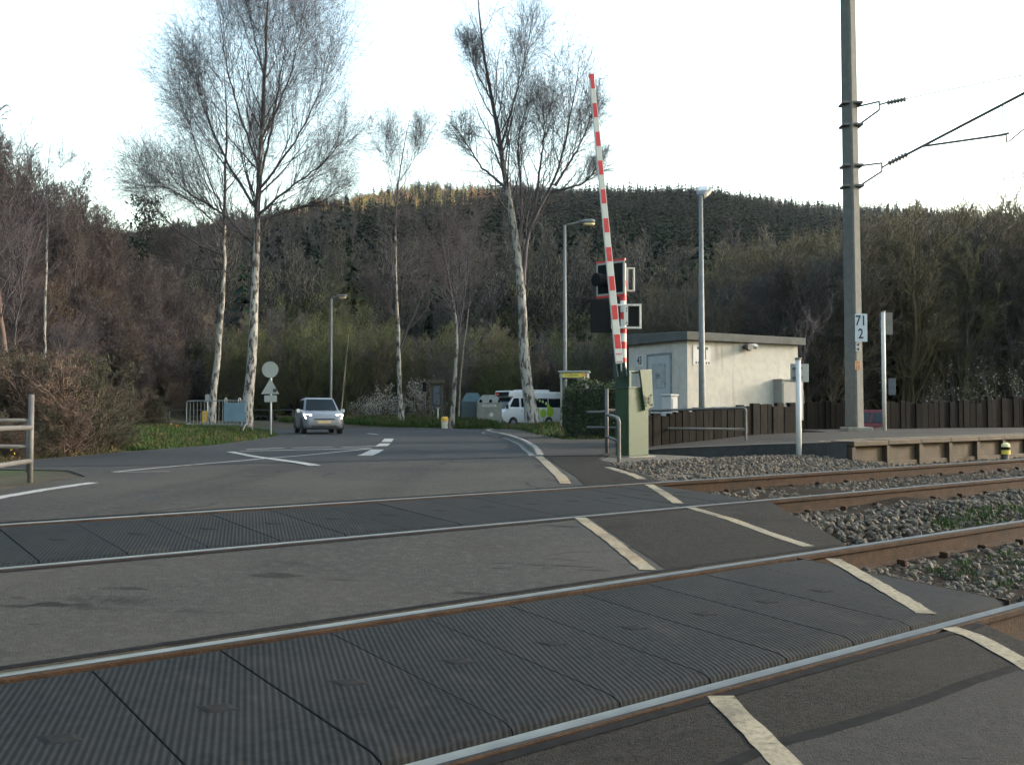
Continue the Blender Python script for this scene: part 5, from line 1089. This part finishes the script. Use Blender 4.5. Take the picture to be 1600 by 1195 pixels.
def hatchback(label, x, y, z, heading, m, name='hatchback_car', lights=True, plate_m=None):
    t = thing(name, (x, y, z), label, 'car', heading)          # local +X is the nose
    secs = [(1.86, .56, .34, .58, .10), (1.83, .66, .24, .70, .13), (1.70, .77, .20, .79, .15), (1.35, .815, .18, .87, .15), (.95, .83, .18, .95, .14), (.4, .835, .18, .97, .12), (-.6, .835, .18, .99, .12), (-1.3, .82, .2, 1.0, .14), (-1.72, .78, .25, .99, .15), (-1.86, .68, .32, .9, .15)]
    MB().loft([rsec(a, b, c, d_, e) for a, b, c, d_, e in secs]).build('body', m, t, smooth=True)
    b0 = [(.98, .72, .93), (-1.70, .70, .95)]; r0 = [(.30, .56, 1.44), (-1.42, .55, 1.43)]
    MB().loft([[(b0[0][0], b0[0][1], b0[0][2]), (b0[0][0], -b0[0][1], b0[0][2]), (b0[1][0], -b0[1][1], b0[1][2]), (b0[1][0], b0[1][1], b0[1][2])], [(.34, .60, 1.40), (.34, -.60, 1.40), (-1.46, -.58, 1.39), (-1.46, .58, 1.39)], [(.14, .53, 1.47), (.14, -.53, 1.47), (-1.3, -.52, 1.46), (-1.3, .52, 1.46)]]).build('cabin', m, t, bevel=.03, seg=2, smooth=True)
    quad('windscreen', glass_d, t, [(.965, .63, .965), (.965, -.63, .965), (.372, -.535, 1.405), (.372, .535, 1.405)])
    for s in (1, -1):
        quad('side_window', glass_d, t, [(.72, s * .708, .99), (-.35, s * .712, 1.0), (-.42, s * .615, 1.37), (.30, s * .615, 1.37)])
        quad('side_window', glass_d, t, [(-.45, s * .712, 1.0), (-1.4, s * .704, 1.02), (-1.28, s * .610, 1.35), (-.5, s * .615, 1.37)])
        mr_ = MB().loft([[(.78, s * .82, 1.0 - k), (.86, s * (.88 + w_), 1.0 - k), (.70, s * (.90 + w_), 1.0 - k), (.68, s * .82, 1.0 - k)] for k, w_ in ((0, .08), (.05, .1), (.13, .08), (.15, .05))]).build('mirror', white_p if lights else m, t, bevel=.015)
        hl = MB().loft([[(1.60 + d_, s * .48, .60), (1.50 + d_, s * .74, .62), (1.36 + d_, s * .78, .80), (1.50 + d_, s * .50, .79)] for d_ in (.0, .27)]).build('headlight', lit if lights else glass_d, t, bevel=.03)
        MB().tube([(1.80, s * .52, .38), (1.835, s * .52, .38)], .055, 10).build('fog_lamp', trim, t)
        for wx in (1.15, -1.2): wheel(t, wx, s * .72, .30, .19, s)
        for wx in (1.15, -1.2): MB().prism([(wx + .37 * math.cos(a), .30 + .37 * math.sin(a)) for a in np.linspace(-.3, math.pi + .3, 14)], 'y', s * .66 if s < 0 else .655, s * .842 if s < 0 else .842).build('wheel_arch', trim, t)
    MB().box(1.80, 1.862, -.42, .42, .56, .62).build('grille', trim, t, bevel=.01); MB().box(1.79, 1.868, -.5, .5, .27, .36).build('lower_intake', trim, t, bevel=.02)
    MB().box(1.86, 1.874, -.26, .26, .42, .53).build('number_plate', plate_m or white_p, t, bevel=.004)
    MB().tube([(-.1, 0, 1.46), (-.25, 0, 1.68)], .006, 5).build('aerial', trim, t)
    return t
silver = mat('silver_paint', (.17, .18, .2), .35, .3, var=.04, scale=2)
hd = math.atan2(-math.cos(math.radians(19)), math.sin(math.radians(19)))
hatchback('silver hatchback with lit headlights coming round the bend', -8.12, 39.7, 0.005, hd, silver, plate_m=mat('plate_tan', (.42, .30, .16), .6))
hatchback('red car parked behind the gap in the sleeper fence', 13.3, 36.0, float(ground_z(13.3, 36.0)) + .09, math.radians(150), mat('red_car_paint', (.09, .004, .006), .5, .1, var=.04), 'parked_car', False)

# white minibus
bz_ = -.20
bh = math.radians(180 + 42)
bus = thing('minibus', (.8, 70.6, bz_), 'white minibus with green dots on its side behind the birch', 'minibus', bh)       # +X is the nose
bw = mat('bus_white', (.55, .56, .56), .4, var=.03, scale=1)
secs = [(3.0, .80, .45, 1.0, .15), (2.95, .90, .36, 1.14, .16), (2.75, .96, .3, 1.24, .16), (2.4, .98, .28, 1.38, .15), (2.2, .99, .28, 1.5, .12), (-3.2, .99, .28, 1.5, .12), (-3.3, .96, .3, 1.5, .1)]
MB().loft([rsec(a, b, c, d_, e) for a, b, c, d_, e in secs]).build('body', bw, bus, smooth=True)
MB().loft([[(2.55, .9, 1.3), (2.55, -.9, 1.3), (-3.28, -.95, 1.45), (-3.28, .95, 1.45)], [(1.75, .86, 2.15), (1.75, -.86, 2.15), (-3.27, -.9, 2.15), (-3.27, .9, 2.15)], [(1.45, .78, 2.62), (1.45, -.78, 2.62), (-3.22, -.8, 2.62), (-3.22, .8, 2.62)]]).build('upper_body', bw, bus, bevel=.07, seg=3, smooth=True)
MB().loft([[(2.1, .86, 2.22), (2.1, -.86, 2.22), (.9, -.86, 2.22), (.9, .86, 2.22)], [(2.0, .80, 2.66), (2.0, -.80, 2.66), (.7, -.8, 2.66), (.7, .8, 2.66)]]).build('roof_pod', bw, bus, bevel=.06, seg=3, smooth=True)
db = MB().add([(2.105, .74, 2.27), (2.105, -.74, 2.27), (2.025, -.74, 2.58), (2.025, .74, 2.58), (2.07, .74, 2.27), (2.07, -.74, 2.27), (1.99, -.74, 2.58), (1.99, .74, 2.58)], BOXF).build('destination_display', black_p, bus)
MB().add([(2.10, -.35, 2.36), (2.10, -.66, 2.36), (2.058, -.66, 2.5), (2.058, -.35, 2.5), (2.09, -.35, 2.36), (2.09, -.66, 2.36), (2.048, -.66, 2.5), (2.048, -.35, 2.5)], BOXF).build('red_figures', mat('led_red', (.5, .05, .03), .5, emit=(1, .12, .06), estr=.015), db)
quad('windscreen', glass_d, bus, [(2.53, .82, 1.36), (2.53, -.82, 1.36), (1.81, -.78, 2.14), (1.81, .78, 2.14)])
for s in (1, -1):
    ys = s * .945
    quad('side_window', glass_d, bus, [(2.15, s * .937, 1.42), (1.2, s * .95, 1.42), (1.2, s * .892, 2.12), (1.7, s * .885, 2.12)])
    for a, b in ((1.0, -.25), (-.33, -1.7), (-1.78, -3.1)): quad('side_window', glass_d, bus, [(a, s * .958, 1.44), (b, s * .962, 1.44), (b, s * .908, 2.12), (a, s * .904, 2.12)])
    for wx in (1.85, -1.75):
        MB().prism([(wx + .43 * math.cos(a), .34 + .43 * math.sin(a)) for a in np.linspace(-.2, math.pi + .2, 14)], 'y', .9 * s, .997 * s).build('wheel_arch', trim, bus); wheel(bus, wx, s * .9, .34, .22, s)
    MB().box(2.35, 2.5, s * 1.0 - .07, s * 1.0 + .07, 1.35, 1.65).build('mirror', trim, bus, bevel=.03)
    MB().loft([[(2.72 + d_, s * .6, .82), (2.6 + d_, s * .9, .84), (2.55 + d_, s * .88, 1.06), (2.68 + d_, s * .62, 1.02)] for d_ in (0, .22)]).build('headlight', mat('headlamp_off', (.5, .52, .55), .15), bus, bevel=.03)
    MB().box(.9, 1.1, s * .985 - .012, s * .985 + .012, 1.18, 1.21).build('door_handle', trim, bus)
MB().box(2.85, 3.01, -.6, .6, .62, .8).build('grille', trim, bus, bevel=.02)
MB().box(-2.3, -.6, -.5, .5, 2.625, 2.78).build('roof_unit', bw, bus, bevel=.06, seg=3); MB().box(.2, .65, -.3, .3, 2.665, 2.76).build('roof_hatch', bw, bus, bevel=.03)
lime = mat('lime_green', (.28, .42, .03), .5); lime2 = mat('pale_lime', (.42, .55, .18), .5)
side = 1
for (a, z, r_, m_) in ((-.55, 1.22, .24, lime), (-1.15, 1.02, .32, lime), (-1.9, 1.12, .38, lime), (-1.7, 1.53, .16, lime), (-1.5, 1.75, .11, lime2), (-1.15, 1.88, .11, lime2), (-.85, 1.95, .09, lime2), (-.6, 2.05, .07, lime2)):
    yy = .992 if z < 1.4 else .992 - (z - 1.4) * .08
    MB().tube([(a, yy, z), (a, yy + .006, z)], r_, 18).build('green_dot', m_, bus)

# ------------------------------------------------------------------ recycling containers
def container(label, x, y, rz, m, w_, d_, h_, roof_m, band=False):
    z = float(ground_z(x, y)); t = thing('recycling_container', (x, y, z), label, 'container', rz, 'recycling containers on the grass')
    MB().box(-w_ / 2, w_ / 2, -d_ / 2, d_ / 2, .06, h_ * .72).build('bin_body', m, t, bevel=.015)
    MB().loft([[(a * w_ / 2, b * d_ / 2, h_ * .721) for a, b in ((-1, -1), (1, -1), (1, 1), (-1, 1))], [(a * w_ / 2 * .55, b * d_ / 2 * .6, h_) for a, b in ((-1, -1), (1, -1), (1, 1), (-1, 1))]]).build('sloping_top', roof_m, t, bevel=.015)
    for a in (-.3, .3): MB().box(a * w_ - .05, a * w_ + .05, -d_ * .3, d_ * .3, 0, .059).build('skid', metal, t)
    MB().tube([(-.1, 0, h_), (-.1, 0, h_ + .12), (.1, 0, h_ + .12), (.1, 0, h_)], .018, 6).build('lifting_eye', metal, t)
    if band:
        MB().box(-.42, .42, -d_ / 2 - .012, -d_ / 2 - .001, h_ * .60, h_ * .68).build('white_label', white_p, t)
        for k in range(7): MB().box(-.36 + k * .1, -.30 + k * .1, -d_ / 2 - .0135, -d_ / 2 - .0122, h_ * .62, h_ * .66).build('label_letter', mat('ink_dark', (.05, .055, .07)), t)
        MB().tube([(.12, -d_ / 2 - .001, h_ * .33), (.12, -d_ / 2 - .01, h_ * .33)], .13, 16).build('round_sticker', white_p, t)
        for a in (-.35, .05, .4): MB().tube([(a * w_, -d_ * .44, h_ * .80), (a * w_, -d_ * .52, h_ * .79)], .09, 10).build('bottle_opening', black_p, t)
    return t
q = at(764, 645, 58); container('grey metal recycling container with a white label and round sticker', q[0], q[1], math.radians(4), mat('container_grey', (.16, .165, .145), .55, .3, var=.15, scale=3), 1.5, 1.3, 1.78, mat('container_grey_top', (.17, .18, .16), .6, .3), True)
q = at(735, 645, 59.5); container('dark blue-green recycling container left of the grey one', q[0] + .1, q[1], math.radians(4), mat('container_blue', (.02, .045, .06), .55, var=.1, scale=3), 1.35, 1.3, 1.86, mat('container_blue_top', (.035, .075, .09), .5))

# ------------------------------------------------------------------ phone box
PX, PY = at(898, 645, 36)[:2]; PZ = float(ground_z(PX, PY)); ph = thing('phone_box', (PX, PY, PZ), 'glazed grey phone box with a yellow header sign above the hedge', 'phone box', math.radians(-8))
alu = mat('phone_box_frame', (.2, .21, .195), .5, .2, var=.1, scale=4); PH = .85 + (645 - 580) / F * 36 - PZ
for a in (-.47, .47):
    for b in (-.45, .45): MB().box(a - .035, a + .035, b - .035, b + .035, -.1, PH - .28).build('corner_post', alu, ph, bevel=.006, seg=1)
MB().box(-.53, .53, -.51, .51, PH - .28, PH - .07).build('header', alu, ph, bevel=.01, seg=1); MB().box(-.58, .58, -.56, .56, PH - .069, PH).build('roof', alu, ph, bevel=.015)
yb = MB().box(-.42, .42, -.522, -.511, PH - .25, PH - .09).build('yellow_sign', mat('sign_yellow', (.45, .36, .05), .5), ph)
text_mesh('TELEPHONE', .11, mat('sign_ink_green', (.06, .07, .03), .6), 'lettering', yb, Matrix.Translation((-.07, -.5235, PH - .17)) @ FACE, sx=.85, depth=.0006)
MB().box(.30, .41, -.526, -.5225, PH - .235, PH - .105).build('orange_emblem', mat('emblem_orange', (.6, .25, .02), .5), yb)
gl = bpy.data.materials.new('clear_glass'); gl.use_nodes = True; b_ = gl.node_tree.nodes['Principled BSDF']; b_.inputs['Base Color'].default_value = (.8, .85, .85, 1); b_.inputs['Roughness'].default_value = .05; b_.inputs['Transmission Weight'].default_value = 1; b_.inputs['IOR'].default_value = 1.02; b_.inputs['Specular IOR Level'].default_value = .3
for (x0, x1, y0, y1) in ((-.43, .43, .445, .452), (-.475, -.468, -.41, .41), (.468, .475, -.41, .41)): MB().box(x0, x1, y0, y1, .12, PH - .3).build('glass_pane', gl, ph)
for (x0, x1, y0, y1) in ((-.43, .43, .435, .465), (-.485, -.455, -.41, .41), (.455, .485, -.41, .41)): MB().box(x0, x1, y0, y1, .85, .93).build('crossbar', alu, ph)
tb = MB().box(-.18, .18, .2, .40, .95, 1.5).build('telephone', mat('phone_grey', (.12, .13, .14), .5), ph, bevel=.02); MB().box(-.15, -.07, .14, .199, 1.05, 1.4).build('handset', trim, tb, bevel=.02)

# ------------------------------------------------------------------ crowd barrier, road sign, small boards
a, b = at(291, 683, 35.2), at(388, 683, 34.4); gz = float(ground_z((a[0] + b[0]) / 2, 34.8))
cb = thing('crowd_barrier', (a[0], a[1], gz), 'galvanised crowd barrier with a pale blue panel on the grass', 'barrier'); D_ = Vector((b[0] - a[0], b[1] - a[1], 0)); Lb = D_.length; D_.normalize()
alub = mat('barrier_zinc', (.16, .18, .18), .5, .3, var=.1)
P_ = lambda s, z: D_ * s + Vector((0, 0, z))
MB().tube(smooth_pts([P_(0, .18), P_(0, .98), P_(.04, 1.05), P_(.12, 1.08), P_(Lb - .25, 1.08), P_(Lb - .06, 1.04), P_(Lb, .9), P_(Lb, .18)], 1), .021, 8).build('frame', alub, cb, smooth=True)
MB().tube([P_(0, .2), P_(Lb, .2)], .018, 8).build('bottom_rail', alub, cb)
for k in range(1, 17): MB().tube([P_(Lb * k / 17, .2), P_(Lb * k / 17, 1.07)], .009, 6).build('bar', alub, cb)
nn_ = Vector((-D_.y, D_.x, 0))
for s in (.12, Lb - .02): MB().tube([P_(s, .2) - nn_ * .32 - Vector((0, 0, .2)), P_(s, .2) - nn_ * .17, P_(s, .25), P_(s, .2) + nn_ * .17, P_(s, .2) + nn_ * .32 - Vector((0, 0, .2))], .016, 6).build('foot', alub, cb)
bl = mat('panel_pale_blue', (.13, .2, .25), .6, var=.1, scale=3)
pan = MB().add([P_(Lb * .62, .32) - nn_ * .035, P_(Lb * .95, .32) - nn_ * .035, P_(Lb * .95, 1.0) - nn_ * .035, P_(Lb * .62, 1.0) - nn_ * .035, P_(Lb * .62, .32) - nn_ * .028, P_(Lb * .95, .32) - nn_ * .028, P_(Lb * .95, 1.0) - nn_ * .028, P_(Lb * .62, 1.0) - nn_ * .028], BOXF).build('blue_panel', bl, cb)
for s in (.64, .86): MB().tube(smooth_pts([P_(Lb * s - .03, 1.0) - nn_ * .03, P_(Lb * s - .03, 1.18) - nn_ * .02, P_(Lb * s + .03, 1.18), P_(Lb * s + .03, 1.0) + nn_ * .02], 1), .013, 6).build('white_hook', white_p, cb)
rs_ = signpost('road sign seen from behind: disc, triangle and plate on one post', 423, 36, 682, 568, .035, white_p, [(413, 432.5, 617.5, 628, -.06, sign_back, 'text_plate')], cat='road sign', name='road_sign')
bs = Vector(rs_.location); c = Vector(at(422, 577.5, 35.94)) - bs
MB().tube([c, c + Vector((0, .012, 0))], .31, 28).build('round_sign', sign_back, rs_)
t0_, t1_, t2_ = (Vector(at(x, y, 35.95)) - bs for x, y in ((408, 615.5), (436, 615.5), (422.5, 591)))
MB().prism([(t0_.x, t0_.z), (t1_.x, t1_.z), (t2_.x, t2_.z)], 'y', t0_.y - .006, t0_.y + .006).build('triangular_sign', sign_back, rs_, bevel=.003, seg=1)
c = Vector(at(429.5, 610, 35.93)) - bs; MB().box(c.x - .07, c.x + .07, c.y - .002, c.y, c.z - .06, c.z + .06).build('maker_sticker', trim, rs_)
signpost('dark rectangular sign on a pale post left of the information board', 664, 57, 661, 597, .035, galv_d, [(660, 666.5, 597, 612, -.06, black_p, 'sign_plate')])
signpost('distant pale round sign back left of the slimmer birch', 324, 52, 664, 616, .03, white_p, [(320.5, 327, 616.5, 628, -.06, sign_back, 'sign_plate')])
signpost('orange direction sign among the brambles on the left', 118, 27, 668, 630, .03, galv_d, [(113, 125, 631, 649, -.05, mat('sign_orange', (.5, .2, .03), .6, var=.2, scale=14), 'orange_plate'), (112.5, 120, 651.5, 656.5, -.05, white_p, 'small_plate')])
signpost('yellow direction sign seen through the crowd barrier', 321, 47, 668, 641, .03, galv_d, [(316, 326, 642, 661, -.05, mat('sign_yellow2', (.5, .3, .03), .6), 'yellow_plate')])
# information board
q = at(681, 645, 57); gz = float(ground_z(q[0], q[1])); ib = thing('information_board', (q[0], q[1], gz), 'wooden information board with a dark roof behind the yellow bin', 'board')
wd2 = mat('board_timber', (.06, .05, .035), .9, var=.3, scale=5, stretch=(3, 3, .4))
for s in (-.36, .30): MB().box(s, s + .11, -.06, .06, -.2, 2.35).build('post', wd2, ib)
MB().box(-.5, .5, -.22, .22, 2.351, 2.55).build('roof', wd2, ib, bevel=.02); MB().box(-.249, .299, -.035, .035, .95, 2.3).build('panel', mat('board_dark', (.015, .018, .022), .6), ib)
MB().box(-.16, .25, -.045, -.036, 1.1, 2.22).build('poster', mat('poster_blue', (.06, .08, .12), .5, col2=(.01, .015, .02), scale=7), ib)
MB().box(.10, .19, -.16, -.08, -.1, .85).build('marker_stake', white_p, ib)
q = at(695, 645, 52.5); gz = float(ground_z(q[0], q[1])); bn = thing('litter_bin', (q[0], q[1], gz), 'pale bin with a bright yellow lid at the foot of the forked tree', 'bin')
MB().loft([[(k * math.cos(a), k * math.sin(a), z) for a in np.linspace(0, 2 * math.pi, 12, endpoint=False)] for k, z in ((.17, 0), (.19, .3), (.2, .42))]).build('bin_body', mat('bin_cream', (.42, .40, .33), .7, var=.25, scale=7), bn)
MB().loft([[(k * math.cos(a), k * math.sin(a), z) for a in np.linspace(0, 2 * math.pi, 12, endpoint=False)] for k, z in ((.205, .421), (.205, .55), (.16, .64), (.1, .66))]).build('lid', mat('bin_yellow', (.6, .32, .03), .5), bn)

# ------------------------------------------------------------------ guard rail and bridge parapet along the far road
def guard(label, A, B, n, zt, m, name, beam=True):
    t = thing(name, (A[0], A[1], 0), label, 'guard rail'); A = Vector((*A, 0)); B = Vector((*B, 0)); d = B - A
    for k in range(n + 1):
        p = d * (k / n); z = float(ground_z(A.x + p.x, A.y + p.y)); MB().box(p.x - .05, p.x + .05, p.y - .05, p.y + .05, z - .2, zt).build('post', m, t)
    if beam:
        nrm = Vector((d.y, -d.x, 0)).normalized() * .06
        for z in (zt - .02, zt - .42):
            MB().tube([nrm + Vector((0, 0, z)), d + nrm + Vector((0, 0, z))], .03, 6).build('rail', m, t)
    return t
dk = mat('parapet_dark', (.03, .036, .04), .6)
guard('dark bridge parapet along the far road behind the signpost', (-40, 61.2), (-13.5, 58.4), 20, 1.05, dk, 'bridge_parapet')
gd = thing('guard_rail', (-27, 60.0, 0), 'low pale guard rail at the foot of the bridge parapet', 'guard rail')
MB().prism([(-.02, .08), (.0, .16), (.03, .2), (.0, .25), (-.02, .33), (.05, .33), (.05, .08)], 'x', -13, 13.2).build('beam', mat('guard_pale', (.2, .21, .2), .5), gd, M=Matrix.Rotation(-.104, 4, 'Z'))
for k in range(9): MB().box(-13 + 3.2 * k, -12.9 + 3.2 * k, .06, .14, -.3, .34).build('post', galv_d, gd, M=Matrix.Rotation(-.104, 4, 'Z'))

# scattered spring flowers
fy = mat('flower_yellow', (.35, .27, .02), .7); 
def flower_proto(nm, m, s):
    rg = np.random.default_rng(4); V, Q = leaf_cloud(rg, rg.normal(size=(9, 3)) * np.array([.09, .09, .03]) + np.array([0, 0, .14]), s); return np_mesh(nm, V, Q, m=m, do_link=False)
rg = np.random.default_rng(77); X = np.concatenate([rg.uniform(-11, -8.9, 18), rg.uniform(-12, -9, 16)]); Y = np.concatenate([rg.uniform(17, 22, 18), rg.uniform(25, 34, 16)])
k = rg.random(len(X)) < .8
scatter('spring_flowers', np.stack([X, Y, ground_z(X, Y)], 1)[k], [flower_proto('flower', fy, .02), flower_proto('flower', mat('flower_orange', (.4, .13, .02), .7), .02)], 'yellow and orange spring flowers along the left verge', 'flowers', 78, sc=(.7, 1.3), idx=(rg.random(k.sum()) < .25).astype(int))

# ------------------------------------------------------------------ hazy air of the valley
hz = bpy.data.materials.new('valley_haze'); hz.use_nodes = True; N = hz.node_tree.nodes; N.remove(N['Principled BSDF'])
pv = N.new('ShaderNodeVolumePrincipled'); pv.inputs['Color'].default_value = (.86, .92, 1, 1); pv.inputs['Density'].default_value = .00005; pv.inputs['Anisotropy'].default_value = .2
hz.node_tree.links.new(pv.outputs['Volume'], N['Material Output'].inputs['Volume'])
tag(MB().box(-1600, 1600, -400, 2100, -8, 260).build('haze', hz, None), kind='stuff')
